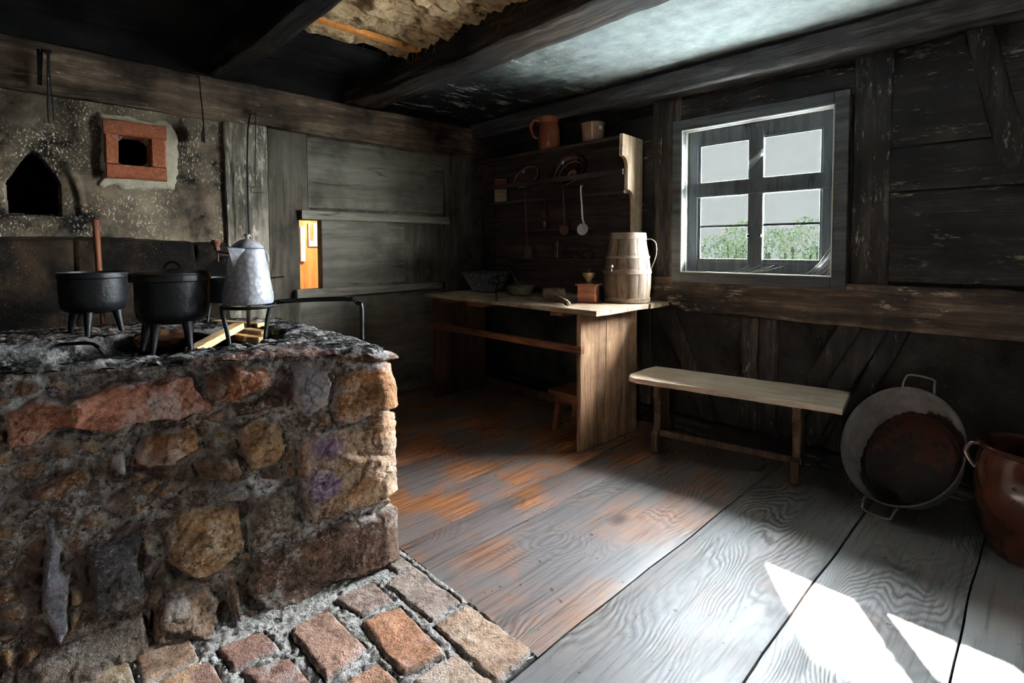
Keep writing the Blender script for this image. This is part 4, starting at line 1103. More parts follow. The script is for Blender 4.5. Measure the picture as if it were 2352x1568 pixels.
# ---- lidded pot on three legs ----------------------------------------------------------------
def pot3(name, label, c, zf, zb, zt, r, lidded, legs, mat=M['iron']):
    t = thing(name, label, 'pot', (c[0], c[1], zf))
    h0, h1 = zb-zf, zt-zf
    prof = [(0, h0), (r*.55, h0+.002), (r*.82, h0+.012), (r*.93, h0+.03), (r*.965, h0+.06), (r*.98, h0+(h1-h0)*.8), (r*.985, h1-.028), (r*1.02, h1-.024), (r*1.03, h1-.004), (r*1.01, h1), (r*.97, h1), (r*.95, h1-.02), (r*.92, h0+.05), (r*.7, h0+.02), (0, h0+.014)]
    MB().lathe(prof, 56).build('body', mat, t)
    for a in legs:
        d = Vector((math.cos(a), math.sin(a), 0))
        pts = [d*(r*.66)+Vector((0, 0, h0+.03)), d*(r*.74)+Vector((0, 0, h0*.8)), d*(r*.80)+Vector((0, 0, h0*.4)), d*(r*.86)]
        MB().tube(pts, [.019, .016, .0125, .009], 10).build('leg', mat, t)
    if lidded:
        l = MB().lathe([(r*1.0, h1+.001), (r*1.0, h1+.006), (r*.8, h1+.013), (r*.4, h1+.02), (0, h1+.022)], 56).build('lid', mat, t)
        MB().tube(arc((0, 0, h1+.018), .03, 0, PI, 10, (.6, .8, 0)), .005, 8).build('lid_handle', mat, l)
    return t
pc = Vector(atZ(399, 741, .905))
p1 = pot3('lidded_pot', 'large black cast-iron pot with flat lid on three legs at the front of the hearth', (pc.x, pc.y), .80, .905, 1.098, .129, True, [math.radians(a) for a in (-118, -50, 18)])
MB().box((-.022, -.014, -.03), (.022, .014, .004), T((-.085, -.108, .295), (0, 0, .66))).build('lug', M['rust_iron'], p1, bevel=.004)
p2c = Vector((-2.985, .272))
p2 = pot3('three_legged_pan', 'open black iron pot with splayed legs at the left back of the hearth', p2c, .812, .912, 1.095, .128, False, [math.radians(a) for a in (-20, 55, -130)])
# wooden stick behind that pan
a = pz(237, 744, .83); b = Vector(atX(219, 505, a.x-.02))
o = MB().tube([a.lerp(b, t/10)+Vector((.004*math.sin(t), 0, 0)) for t in range(11)], [.011, .0115, .012, .012, .0125, .013, .0135, .0135, .014, .014, .0135], 12).build('wooden_stick', M['stick'])
tag(o, 'orange-brown wooden stick standing upright behind the open pot', 'stick')

# ---- sheet-metal roaster behind the kettle ----------------------------------------------------
rcn = Vector(atZ(508, 692, .93)); 
ro = thing('coffee_roaster', 'dark sheet-metal coffee roaster with half lid and crank knob behind the kettle', 'roaster', (rcn.x-.05, rcn.y+.04, .83))
MB().lathe([(0, .095), (.112, .095), (.118, .10), (.118, .215), (.122, .218), (.118, .222), (.11, .22), (.108, .11), (0, .108)], 40).build('drum', M['iron'], ro)
lm = MB()
for k in range(1): pass
pts = []
n1_, n2_ = 14, 22
for i in range(n1_):
    for j in range(n2_):
        a = PI*j/(n2_-1); r = .118*i/(n1_-1)
        # half lid tipped open about its hinge, facing the camera
        pts.append((r*math.cos(a), 0, r*math.sin(a)*.92+.012*math.sin(a)*(1-(r/.118)**2)))
lm.v = []; lm.grid(pts, n1_, n2_)
lm.v = [tuple(T((0, 0, .225), (math.radians(-14), 0, math.radians(46))) @ Vector(v)) for v in lm.v]
lo = lm.build('lid', M['tin'], ro, label='grey half-round lid tipped open'); sm = lo.modifiers.new('s', 'SOLIDIFY'); sm.thickness = .003
e1 = Vector((.694, .72, 0))
MB().tube([e1*-.04+Vector((0, 0, .30)), e1*-.042+Vector((0, 0, .36))], .005, 8).tube([e1*-.042+Vector((0, 0, .352)), e1*.03+Vector((0, 0, .338))], .0045, 8).build('crank', M['iron'], ro)
MB().lathe([(0, 0), (.012, .002), (.015, .012), (.011, .022), (.019, .032), (.024, .045), (.02, .056), (0, .06)], 24, T(tuple(e1*-.043+Vector((0, 0, .355))), (.1, -.1, 0))).build('crank_knob', M['paddle'], ro, label='turned brown wooden crank knob')
MB().tube([e1*.10+Vector((0, 0, .20)), e1*.30+Vector((0, 0, .222))], [.006, .003], 8).build('handle', M['iron'], ro)
for a in (-1.2, .9, 3.0): MB().tube([(.09*math.cos(a), .09*math.sin(a), .10), (.11*math.cos(a), .11*math.sin(a), .0)], .006, 8).build('leg', M['iron'], ro)

# ---- tools hanging on the hatch wall ------------------------------------------------------------
XT = XW+.10
def ax(x, y, X=XT): return Vector(atX(x, y, X))
def nail(t, p): 
    MB().tube([p+Vector((-.11, 0, .006)), p+Vector((.01, 0, .0)), p+Vector((.012, 0, .008))], .003, 6).build('nail', M['iron'], t)
t = thing('hanging_spatula', 'black iron spatula hanging by its hooked end from the plate beam', 'spatula')
A = ax(457, 174)
MB().tube(smoothpath([A+Vector((-.01, .004, -.004)), A+Vector((0, -.004, .008)), A+Vector((.006, 0, -.01)), ax(461, 215), ax(466, 262), ax(468, 292)], 4), .0042, 8).build('shaft', M['iron'], t)
u = ax(468, 286); v = ax(466, 326)
nrm = Vector((.90, -.43, 0)).normalized()
mb = MB(); mb.prism([u+nrm*.008+Vector((0, 0, 0)), u-nrm*.008, v-nrm*.045+Vector((0, 0, .035)), v-nrm*.042, v+nrm*.042, v+nrm*.045+Vector((0, 0, .035))], (.0025, .002, 0))
mb.build('blade', M['iron'], t, smooth=False); nail(t, A)
t = thing('roasting_fork', 'thin wire fork with looped prongs hanging on the right of the post', 'fork')
A = ax(587, 259)
MB().tube([A+Vector((0, .008*math.cos(k*PI/8), .008*math.sin(k*PI/8)-.004)) for k in range(16)], .0025, 6, closed=True).build('eye', M['rust_iron'], t)
MB().tube(smoothpath([A+Vector((0, 0, -.012)), ax(587, 320), ax(586, 380), ax(586, 412)], 4), .0032, 8).build('shaft', M['rust_iron'], t)
MB().tube(smoothpath([ax(586, 412), ax(592, 417), ax(599, 424), ax(594, 429), ax(580, 428.5), ax(564, 427)], 5), .0022, 6).tube(smoothpath([ax(586, 412), ax(586, 428), ax(578, 432), ax(576, 438), ax(582, 442), ax(605, 442)], 5), .0022, 6).build('prong', M['rust_iron'], t)
nail(t, A)
t = thing('long_skewer', 'long black iron rod hanging down the post behind the kettle lid', 'rod')
A = ax(574, 256)
MB().tube([A+Vector((0, .011*math.cos(k*PI/8), .011*math.sin(k*PI/8)-.004)) for k in range(16)], .004, 6, closed=True).build('eye', M['iron'], t)
MB().tube([A+Vector((0, 0, -.014)), ax(569, 300), ax(568, 380), ax(570, 470), ax(573, 552)], [.005, .006, .006, .006, .0045], 8).build('shaft', M['iron'], t)
MB().tube(smoothpath([ax(568, 378), ax(562, 384), ax(566, 388), ax(574, 384)], 4), .003, 6).build('barb', M['iron'], t); nail(t, A)
t = thing('hanging_tongs', 'black iron tongs hanging from the plate beam above the arched niche', 'tongs')
A = ax(106, 118)
MB().box((-.006, -.02, -.006), (.006, .02, .008), T(tuple(A))).build('head', M['iron'], t)
MB().tube([A+Vector((0, .006, 0)), ax(110, 200), ax(110, 262), ax(112, 282)], [.005, .005, .004, .003], 8).build('arm', M['iron'], t)
MB().tube([A+Vector((.01, .01, 0)), ax(114, 180), ax(120, 230), ax(124, 276)], [.004, .0035, .003, .0025], 8).build('arm', M['iron'], t); nail(t, A)
t = thing('hanging_strap', 'broad black leather strap hanging left of the tongs on the beam', 'strap')
mb = MB(); mb.prism([ax(84, 112), ax(99, 114), ax(96, 196), ax(86, 194)], (.006, 0, 0)); mb.build('band', M['black'], t, smooth=False); nail(t, ax(92, 118))
# ================================================================== TABLE
ZT = .84
tb = thing('work_table', 'long wooden plank-sided work table against the window wall under the shelf rack', 'table', (-2.6, 2.76, 0))
def put(mb, name, mat, parent, **kw): return loc_build(mb, name, mat, parent, **kw)
def tabletop():
    mb = MB()
    for i, (a, b) in enumerate([(2.37, 2.66), (2.664, 2.93), (2.934, 3.16)]):
        e = -1.78+(.0, -.008, .004)[i]
        mb.timber((-3.47-.01*i, (a+b)/2, ZT-.0175), (e, (a+b)/2, ZT-.0175), (0, 0, 1), b-a, .029, 81+i, .0035, .05, .12, sub=5)
    put(mb, 'tabletop', M['tabletop'], tb, angle=35)
tabletop()
def side_panel(x, y0, y1, seed, name, mt):
    mb = MB(); yc = y0+(y1-y0)*.42
    for a, b in ((y0, yc-.002), (yc+.002, y1)):
        mb.timber((x, (a+b)/2, 0), (x, (a+b)/2, ZT-.029), (0, 1, 0), .03, b-a, seed+(a > y0), .003, .05, .10, sub=4)
    put(mb, name, mt, tb, angle=35)
M['table_shaded'] = wood('shaded_table_wood', C(52, 36, 26), C(84, 58, 41), C(116, 84, 61), 'z', .6, .6, .3, .35, seed=11)  # shaded copy of the table wood, the shade is put into its colour
side_panel(-1.899, 2.36, 2.95, 91, 'side_panel', M['table']); side_panel(-3.411, 2.42, 2.95, 94, 'side_panel', M['table_shaded'])
put(MB().timber((-3.44, 2.375, .592), (-1.878, 2.372, .602), (0, 0, 1), .03, .042, 95, .002, .06, .12), 'stretcher', M['tablerail'], tb)
put(MB().timber((-3.40, 2.94, .06), (-1.92, 2.94, .06), (0, 0, 1), .03, .06, 96, .002, .06), 'back_rail', M['table_shaded'], tb)
for x, w, d in ((-3.18, .11, .03), (-2.83, .14, .035)):
    put(MB().prism([(x-w, 2.40, ZT-.03), (x+w, 2.40, ZT-.03), (x+w*.2, 2.40, ZT-.03-d), (x-w, 2.40, ZT-.03-d)], (0, .5, 0)), 'batten', M['tablerail'], tb, smooth=False)
put(MB().box((-2.17, 2.42, ZT-.065), (-2.07, 3.0, ZT-.03)), 'batten', M['tablerail'], tb, smooth=False)

st = thing('wooden_stool', 'low dark wooden stool pushed under the right end of the work table', 'stool', (-2.12, 2.66, 0))
MB().timber((-.17, 0, .255), (.15, 0, .255), (0, 0, 1), .26, .028, 101, .003, .04, .1).build('seat', M['tablerail'], st)
for x, y in ((-.115, -.09), (.105, -.09), (-.115, .09), (.105, .09)):
    MB().timber((x*1.12, y*1.12, 0), (x*.95, y*.95, .244), (0, 1, 0), .034, .034, 102+int(x*90+y*30), .001, .05, .1).build('leg', M['tablerail'], st)
MB().box((-.11, -.10, .19), (.10, -.085, .243)).build('apron', M['tablerail'], st, smooth=False, bevel=.003)

# ================================================================== SHELF RACK
sr = thing('shelf_rack', 'old wooden wall shelf rack with scalloped end boards above the work table', 'shelf', (-2.7, 3.15, ZT))
def shelf_end(x, mt):
    f = [(2.945, 1.95), (2.94, 1.83)] + [(2.94+.065*math.sin(t*PI/2/8), 1.735+.07*math.cos(t*PI/2/8)) for t in range(9)] + [(3.005, 1.66), (3.005, 1.595)] + \
        [(3.005+.07*math.sin(t*PI/2/8), 1.52+.065*math.cos(t*PI/2/8)) for t in range(9)] + [(3.077, 1.45), (3.077, 1.30), (3.125, 1.27), (3.125, ZT), (3.185, ZT), (3.185, 1.94)]
    put(MB().prism([(x-.028, y, z) for y, z in f], (.028, 0, 0)), 'end_board', mt, sr, smooth=False, bevel=.003)
shelf_end(-2.0, M['shelfend']); shelf_end(-3.52, M['shelf'])  # left end takes the darker board wood to stand in for corner shade
def board(y0, y1, z, th, name, seed, x0=-3.52, x1=-2.028): put(MB().timber((x0, (y0+y1)/2, z-th/2), (x1, (y0+y1)/2, z-th/2), (0, 0, 1), y1-y0, th, seed, .002, .08, .1), name, M['shelf'], sr, angle=35)
board(2.955, 3.18, 1.945, .024, 'shelf_board', 111)
board(3.0, 3.18, 1.583, .022, 'shelf_board', 112)
board(3.08, 3.18, 1.345, .02, 'shelf_board', 113)
board(3.08, 3.18, 1.115, .02, 'shelf_board', 114)
board(2.985, 3.0, 1.725, .036, 'guard_rail', 115)
board(3.068, 3.082, 1.44, .032, 'guard_rail', 116)
put(MB().box((-3.5, 3.17, ZT+.01), (-2.028, 3.184, 1.93)), 'back_panel', M['shelf'], sr, smooth=False)

def P_y(x, y, Y): return Vector(atY(x, y, Y))
# top shelf
c = P_y(1262, 330, 3.06)
jg = thing('clay_jug', 'red-brown clay jug with a handle on top of the shelf rack', 'jug', (c.x, 3.06, 1.945))
MB().lathe([(0, 0), (.075, 0), (.083, .01), (.088, .06), (.087, .12), (.083, .175), (.070, .208), (.069, .216), (.084, .238), (.094, .252), (.093, .258), (.088, .253), (.064, .214), (.078, .17), (.08, .03), (0, .02)], 48).build('body', M['jug'], jg)
MB().tube(smoothpath([Vector((-.055, -.05, .235)), Vector((-.085, -.078, .238)), Vector((-.105, -.10, .19)), Vector((-.085, -.085, .115)), Vector((-.062, -.062, .10))], 6), .008, 8, flat=1.5).build('handle', M['jug'], jg)
c = P_y(1362, 315, 3.05)
pt = thing('stoneware_pot', 'brown glazed stoneware pot with a white paper tag on top of the shelf rack', 'pot', (c.x, 3.05, 1.945))
MB().lathe([(0, 0), (.066, 0), (.073, .008), (.079, .06), (.083, .115), (.088, .126), (.089, .136), (.085, .14), (.08, .13), (.073, .02), (0, .014)], 48).build('body', M['pot'], pt)
n_ = Vector((.93, -.36, 0)).normalized()
mb = MB()
rows = []
for i in range(5):
    for z in (.082, .108):
        a = math.radians(-24+i*5); rows.append(((.0845+.001)*math.cos(a), (.0845+.001)*math.sin(a), z))
mb.grid(rows, 5, 2); mb.build('paper_tag', M['paper'], pt, label='small white paper tag')
# second shelf: tin, pan, bowl
c = P_y(1148, 450, 3.06)
tn = thing('coffee_tin', 'cream and red coffee packet standing at the left of the middle shelf', 'tin', (c.x, 3.075, 1.587), (0, 0, math.radians(38)))
MB().box((-.052, -.03, 0), (.052, .03, .195)).build('packet', M['cream'], tn, smooth=False, bevel=.003)
MB().box((-.050, -.0312, .105), (.050, -.0302, .19)).build('picture', M['redprint'], tn, smooth=False, label='reddish printed picture')
cu = bpy.data.curves.new('lettering', 'FONT'); cu.body = 'KAFFEE'; cu.size = .026; cu.extrude = .0004; cu.align_x = 'CENTER'
tmp = bpy.data.objects.new('lettering_curve', cu); COL.objects.link(tmp); bpy.context.view_layer.update()
me_ = bpy.data.meshes.new_from_object(tmp.evaluated_get(bpy.context.evaluated_depsgraph_get())); bpy.data.objects.remove(tmp)
tx = bpy.data.objects.new('lettering', me_); COL.objects.link(tx); me_.materials.clear(); me_.materials.append(M['ink']); tx.parent = tn; tx.location = (0, -.0312, .078); tx.rotation_euler = (PI/2, 0, 0)
tx['label'] = 'dark printed lettering'
def mk_stripes():
    k = Nd('striped_bowl_glaze')
    z = k.sep()[2]
    f = k.math('FRACT', k.math('MULTIPLY', z, 46))
    col = k.mix(k.ramp(f, [(.80, 0), (.86, 1), (.97, 1), (1.0, 0)]), C(60, 38, 32), C(196, 152, 118))
    return k.pbr(col, .2, 0, .5, None, .4, .1)
M['stripes'] = mk_stripes()
def leaning(name, label, cat, px, py, Y, r, dep, nrm, mat, rim=None, rimname='rim'):
    c = P_y(px, py, Y); n = Vector(nrm).normalized()
    t = thing(name, label, cat, c)
    t.rotation_euler = n.to_track_quat('Z', 'Y').to_euler()
    MB().lathe([(0, -dep), (r*.42, -dep), (r*.6, -dep*.85), (r*.85, -dep*.42), (r*.97, -.01), (r, 0), (r*.985, .003), (r*.94, -.01), (r*.8, -dep*.42), (r*.55, -dep*.78), (0, -dep*.9)], 56).build('bowl', mat, t)
    if rim: MB().tube([(r*.99*math.cos(2*PI*k/56), r*.99*math.sin(2*PI*k/56), .001) for k in range(56)], .004 if rim is not M['crock'] else .011, 8, closed=True).build(rimname, rim, t)
    return t
leaning('dark_pan', 'dark shallow bowl with a rim coloured pale as if lit, leaning behind the rail of the middle shelf', 'pan', 1208, 406, 3.08, .113, .06, (.10, -.80, .58), M['dark_jug'], M['cream'])  # cream rim paints in the light caught along the edge
leaning('striped_bowl', 'large brown bowl with pale ring stripes leaning on the middle shelf', 'bowl', 1303, 389, 3.078, .150, .078, (.06, -.86, .47), M['stripes'], M['crock'])
# hanging on the rack
def hang(name, label, pts, Y, head, mat, r=.005, cat='spoon'):
    t = thing(name, label, cat, P_y(*pts[0], Y))
    W = [P_y(x, y, Y) for x, y in pts]
    put(MB().tube(smoothpath(W, 5), r, 8), 'handle', mat, t)
    head(t); return t
def lad(t):
    c = P_y(1338.5, 526.5, 2.955); n = Vector((.25, -.95, .12)).normalized()
    Mx = Matrix.Translation(c) @ n.to_track_quat('Z', 'Y').to_matrix().to_4x4()
    put(MB().lathe([(0, -.016), (.022, -.014), (.036, -.005), (.042, .002), (.043, .004), (.040, .004), (.034, -.001), (.02, -.009), (0, -.011)], 40, Mx), 'cup', M['enamel_white'], t)
hang('white_ladle', 'white enamel ladle hanging from the right of the shelf rack', [(1338, 428), (1334.5, 427), (1334, 440), (1336, 470), (1337.5, 500), (1341, 512), (1343, 518)], 2.965, lad, M['enamel_white'], .0062, 'ladle')
def pad(t):
    c = P_y(1213, 578, 2.97); e = Vector((.694, .72, 0))
    put(MB().prism([c+e*-.018+Vector((0, 0, .05)), c+e*-.027+Vector((0, 0, .02)), c+e*-.03+Vector((0, 0, -.055)), c+e*.03+Vector((0, 0, -.055)), c+e*.027+Vector((0, 0, .02)), c+e*.014+Vector((0, 0, .05))], (.008, -.008, 0)), 'paddle', M['paddle'], t, smooth=False, bevel=.002)
hang('wooden_paddle', 'long brown wooden paddle hanging at the left of the shelf rack', [(1207, 440), (1207, 480), (1209, 530), (1211, 568)], 2.97, pad, M['paddle'], .007, 'paddle')
def skm(t):
    c = P_y(1296, 528, 2.97); n = Vector((.3, -.95, 0)).normalized()
    Mx = Matrix.Translation(c) @ n.to_track_quat('Z', 'Y').to_matrix().to_4x4()
    put(MB().lathe([(0, -.006), (.03, -.004), (.036, .002), (.034, .003), (0, 0)], 32, Mx), 'disc', M['paddle'], t)
hang('wooden_skimmer', 'brown round wooden skimmer hanging between the paddle and the white ladle', [(1294, 432), (1294, 460), (1296, 500), (1296, 520)], 2.97, skm, M['paddle'], .006, 'skimmer')
c = P_y(1249, 522, 3.115)
bt = thing('brown_bottle', 'small brown bottle behind the lower guard rail of the shelf rack', 'bottle', (c.x, 3.128, 1.348))
MB().lathe([(0, 0), (.025, 0), (.028, .006), (.028, .13), (.022, .15), (.012, .165), (.011, .195), (.014, .197), (.014, .205), (0, .205)], 28).build('glass', M['dark_jug'], bt)
MB().lathe([(.0285, .03), (.0287, .03), (.0287, .10), (.0285, .10)], 28).build('paper_label', M['jug'], bt)
c = P_y(1280, 585, 3.12)
cj = thing('copper_measure', 'tall dark copper measure on the lowest board of the shelf rack', 'measure', (c.x, 3.125, 1.115))
MB().lathe([(0, 0), (.04, 0), (.043, .004), (.036, .10), (.034, .135), (.037, .14), (.034, .138), (.031, .1), (.038, .01), (0, .01)], 32).build('body', M['dark_jug'], cj)
MB().tube(smoothpath([Vector((.032, .0, .13)), Vector((.058, .0, .12)), Vector((.055, 0, .06)), Vector((.038, 0, .035))], 5), .004, 6).build('handle', M['dark_jug'], cj)
c = P_y(1350, 588, 3.12)
tag(MB().lathe([(0, 0), (.02, 0), (.034, .015), (.038, .035), (.03, .055), (.012, .064), (0, .065)], 28, T((c.x, 3.125, 1.115))).build('wooden_ball', M['paddle']), 'small round wooden ball-shaped box on the lowest board behind the ladle', 'box')
c = P_y(1324, 588, 3.12)
tag(MB().lathe([(0, 0), (.018, .002), (.022, .02), (.012, .03), (0, .031)], 20, T((c.x, 3.12, 1.115), (0, .2, 0)), sx=1.8).build('wooden_scoop', M['paddle']), 'small dark wooden scoop beside the round box on the lowest board', 'scoop')

# ================================================================== ON THE TABLE
def tz(x, y, z=ZT): return Vector(atZ(x, y, z))
c = tz(1118, 668); 
bw = thing('enamel_bowl', 'large speckled grey enamel bowl at the left end of the work table', 'bowl', (c.x, c.y, ZT))
MB().lathe([(0, 0), (.112, 0), (.118, .004), (.122, .012), (.165, .085), (.19, .128), (.204, .15), (.206, .153), (.202, .154), (.186, .13), (.16, .085), (.115, .014), (0, .01)], 56).build('bowl', M['speckle'], bw)
# wire whisk leaning on it
c = tz(1150, 672); wh = thing('wire_whisk', 'black wire whisk with looped coils leaning against the speckled bowl', 'whisk', (c.x, c.y, ZT))
e1 = Vector((.694, .72, 0)); e2 = Vector((0, 0, 1))
for k, (ox, oz, rx, rz) in enumerate(((-.035, .10, .045, .03), (.0, .105, .04, .034), (.035, .11, .042, .03))):
    pts = [Vector((0, -.02, 0))+e1*(ox+rx*math.cos(a))+e2*(oz+rz*math.sin(a))+Vector((0, .012*math.sin(a+k), 0)) for a in [2*PI*i/28 for i in range(28)]]
    MB().tube(pts, .0026, 6, closed=True).build('wire_loop', M['iron'], wh)
MB().tube([Vector((0, -.02, 0))+e1*-.01+e2*.075, Vector((0, -.02, 0))+e1*-.035+e2*.002], .005, 8).build('handle', M['iron'], wh)
c = tz(1196, 676)
fp = thing('small_pan', 'small pale enamel frying pan with a black handle on the work table', 'pan', (c.x, c.y, ZT))
MB().lathe([(0, 0), (.078, 0), (.084, .004), (.09, .014), (.102, .045), (.112, .062), (.113, .065), (.109, .065), (.098, .045), (.084, .012), (0, .008)], 48).build('bowl', M['pan'], fp)
hl = [tz(1225, 662, ZT+.055), tz(1195, 664, ZT+.05), tz(1165, 663, ZT+.055), tz(1148, 661, ZT+.055), tz(1140, 664, ZT+.05), tz(1140, 680, ZT+.02), tz(1141, 692, ZT+.002)]
hl = [tz(1160, 668, ZT+.05), tz(1150, 665, ZT+.055), tz(1143, 665, ZT+.052), tz(1140, 672, ZT+.035), tz(1141, 690, ZT+.004)]
put(MB().tube(smoothpath(hl, 6), .007, 8), 'handle', M['rust_iron'], fp)
def atD(x, y, D): return Vector(EYE+ray(x, y)*D)
sp = thing('wooden_spoon', 'thin dark wooden spoon standing in the small pan', 'spoon', atD(1195, 655, 3.97))
put(MB().tube([atD(1194, 664, 3.98), atD(1184, 641, 4.0), atD(1175, 624, 4.02), atD(1167, 612, 4.03)], [.006, .0065, .007, .006], 8), 'shaft', M['paddle'], sp)
c = atD(1195, 666, 3.97); put(MB().lathe([(0, -.004), (.016, 0), (.02, .006), (0, .008)], 20, T(c, (.5, .2, 0)), sx=1.3), 'bowl', M['paddle'], sp)
# mallet
c = tz(1272, 675.5, ZT+.046); c.z = ZT+.046
ml = thing('wooden_mallet', 'round-headed wooden mallet lying on the work table left of the coffee grinder', 'mallet', c)
d = Vector((.694, .72, 0)); q = d.to_track_quat('Z', 'Y').to_matrix().to_4x4()
MB().lathe([(0, -.075), (.036, -.074), (.042, -.066), (.0455, -.03), (.046, .0), (.0455, .03), (.042, .066), (.036, .074), (0, .075)], 36, q).build('head', M['mallet'], ml)
h0 = Vector((0, 0, 0)); h1 = tz(1306, 698, ZT+.015)-c
MB().tube([h0+(h1-h0)*t for t in (.15, .3, .5, .7, .85, .97, 1.0)], [.013, .0135, .014, .016, .018, .016, .009], 12).build('handle', M['mallet'], ml)
# coffee grinder
c = tz(1352, 693)
cg = thing('coffee_grinder', 'wooden box coffee grinder with brass funnel and crank on the work table', 'grinder', (c.x, c.y, ZT), (0, 0, math.radians(22)))
MB().box((-.068, -.068, 0), (.068, .068, .010)).build('base', M['grinder'], cg, smooth=False, bevel=.003)
MB().box((-.058, -.058, .010), (.058, .058, .108)).build('box', M['grinder'], cg, smooth=False, bevel=.002)
MB().box((-.073, -.073, .108), (.073, .073, .120)).build('top_plate', M['grinder'], cg, smooth=False, bevel=.004)
dr = MB().box((-.046, -.0605, .016), (.046, -.0575, .055)).build('drawer', M['grinder'], cg, smooth=False, bevel=.001)
MB().lathe([(0, 0), (.004, 0), (.004, .008), (.008, .012), (.007, .018), (0, .02)], 16, T((0, -.0605, .036), (PI/2, 0, 0))).build('drawer_knob', M['brass'], dr)
fn = MB().lathe([(.036, .120), (.034, .124), (.018, .130), (.014, .138), (.022, .15), (.036, .168), (.042, .186), (.043, .192), (.041, .192), (.034, .168), (.02, .152), (0, .148)], 36).build('funnel', M['brass'], cg)
Rz = Matrix.Rotation(-math.radians(22), 4, 'Z')
e3 = Vector((.98, .2, 0))
mb = MB().tube([(0, 0, .15), (0, 0, .216)], .004, 8)
mb.tube([Rz @ Vector((0, 0, .214)), Rz @ (e3*.06+Vector((0, 0, .214))), Rz @ (e3*.165+Vector((0, 0, .200)))], [.005, .005, .004], 8, flat=.6)
ck = mb.build('crank', M['steel'], cg)
MB().lathe([(0, 0), (.007, .002), (.006, .014), (.012, .022), (.015, .032), (.011, .042), (0, .045)], 20, T(tuple(Rz @ (e3*.158+Vector((0, 0, .203)))))).build('crank_knob', M['steel'], ck)
# barrel jug
c = tz(1444, 691)
bj = thing('barrel_jug', 'tall staved wooden barrel jug with iron handle at the right end of the table', 'barrel', (c.x, min(c.y, 2.945), ZT))
HB = .452
def rb(t): return .128+.026*math.sin(PI*min(1, t*1.25)**.9) if t < .8 else .128+.026*math.sin(PI)-.022*((t-.8)/.2)
def rb(t): return float(np.interp(t, [0, .06, .2, .38, .5, .65, .8, 1.0], [.141, .145, .152, .154, .150, .141, .128, .115]))
nst = 13
for k in range(nst):
    a0 = 2*PI*k/nst; a1 = 2*PI*(k+1)/nst-.018; mb = MB(); pts = []
    nz, na = 22, 7
    for i in range(nz):
        t = i/(nz-1)
        for j in range(na):
            a = a0+(a1-a0)*j/(na-1); rr = rb(t)+(-.0012 if j in (0, na-1) else 0)+.001*math.sin(k*5.1)
            pts.append((rr*math.cos(a), rr*math.sin(a), t*HB))
    n = len(pts)
    for i in range(nz):
        t = i/(nz-1)
        for j in range(na):
            a = a0+(a1-a0)*j/(na-1); rr = rb(t)-.014; pts.append((rr*math.cos(a), rr*math.sin(a), t*HB))
    fs = []
    for o_, s_ in ((0, 1), (n, -1)):
        for i in range(nz-1):
            for j in range(na-1):
                f = (o_+i*na+j, o_+i*na+j+1, o_+(i+1)*na+j+1, o_+(i+1)*na+j); fs.append(f if s_ > 0 else f[::-1])
    for i in range(nz-1):
        fs.append((i*na, (i+1)*na, n+(i+1)*na, n+i*na)); fs.append((i*na+na-1, n+i*na+na-1, n+(i+1)*na+na-1, (i+1)*na+na-1))
    for j in range(na-1):
        fs.append((j, n+j, n+j+1, j+1)); b_ = (nz-1)*na; fs.append((b_+j, b_+j+1, n+b_+j+1, n+b_+j))
    mb.add(pts, fs); so = mb.build('stave', M['barrel'], bj, angle=30)
for z0, z1, pr in ((.0, .03, .006), (.185, .215, .004), (.285, .303, .004), (.410, .452, .004)):
    r0, r1 = rb(z0/HB), rb(z1/HB)
    MB().lathe([(r0+.0005, z0), (r0+pr, z0+.001), (r1+pr, z1-.001), (r1+.0005, z1)], 56).build('hoop', M['barrelhoop'], bj)
MB().lathe([(0, .375), (.105, .375), (.105, .385), (0, .385)], 40).build('head', M['barrel'], bj)
MB().lathe([(0, .012), (.12, .012), (.12, .022), (0, .022)], 40).build('bottom', M['barrel'], bj)
hr = [e1*.108+Vector((0, 0, .402)), e1*.15+Vector((0, 0, .41)), e1*.185+Vector((0, 0, .385)), e1*.19+Vector((0, 0, .31)), e1*.165+Vector((0, 0, .235)), e1*.142+Vector((0, 0, .19)), e1*.146+Vector((0, 0, .155))]
MB().tube(smoothpath(hr, 6), .0075, 8, flat=.55).build('handle', M['steel'], bj)

# ================================================================== BENCH
ZB = .44
fl_ = Vector(atZ(1447.8, 867, ZB)); fr_ = Vector(atZ(1936, 938.7, ZB)); br_ = Vector(atZ(1960.6, 895.4, ZB)); bl_ = Vector(atZ(1504, 834.6, ZB))
ctr = (fl_+fr_+br_+bl_)/4; ang = math.atan2((fr_-fl_).y, (fr_-fl_).x); LB = (fr_-fl_).length; DB = .375
# keep the back of the seat off the wall
ctr = (fl_+fr_)/2+Vector((-math.sin(ang), math.cos(ang), 0))*DB/2
bn = thing('wooden_bench', 'pale worn wooden bench with carved trestle legs below the window', 'bench', (ctr.x, ctr.y, 0), (0, 0, ang))
def seat():
    n = 60; th = .03; hx, hy = LB/2, DB/2
    out = [(-hx+.02, hy), (-hx-.01, hy*.45), (-hx-.035, -hy*.55), (-hx-.02, -hy*.86), (-hx+.03, -hy)] 
    N_ = 26
    for i in range(N_+1):
        t = i/N_; x = -hx+.05+(2*hx-.05)*t; out.append((x, -hy+.003*math.sin(x*21)+.002*math.sin(x*57)))
    out += [(hx+.004, -hy*.5), (hx+.010, 0.0), (hx+.016, hy*.5), (hx+.02, hy)]
    for i in range(N_+1):
        t = i/N_; x = hx-(2*hx-.04)*t; out.append((x, hy+.002*math.sin(x*31)))
    MB().prism([(x, y, ZB-th) for x, y in out], (0, 0, th)).build('seat', M['bench'], bn, smooth=False, bevel=.004)
seat()
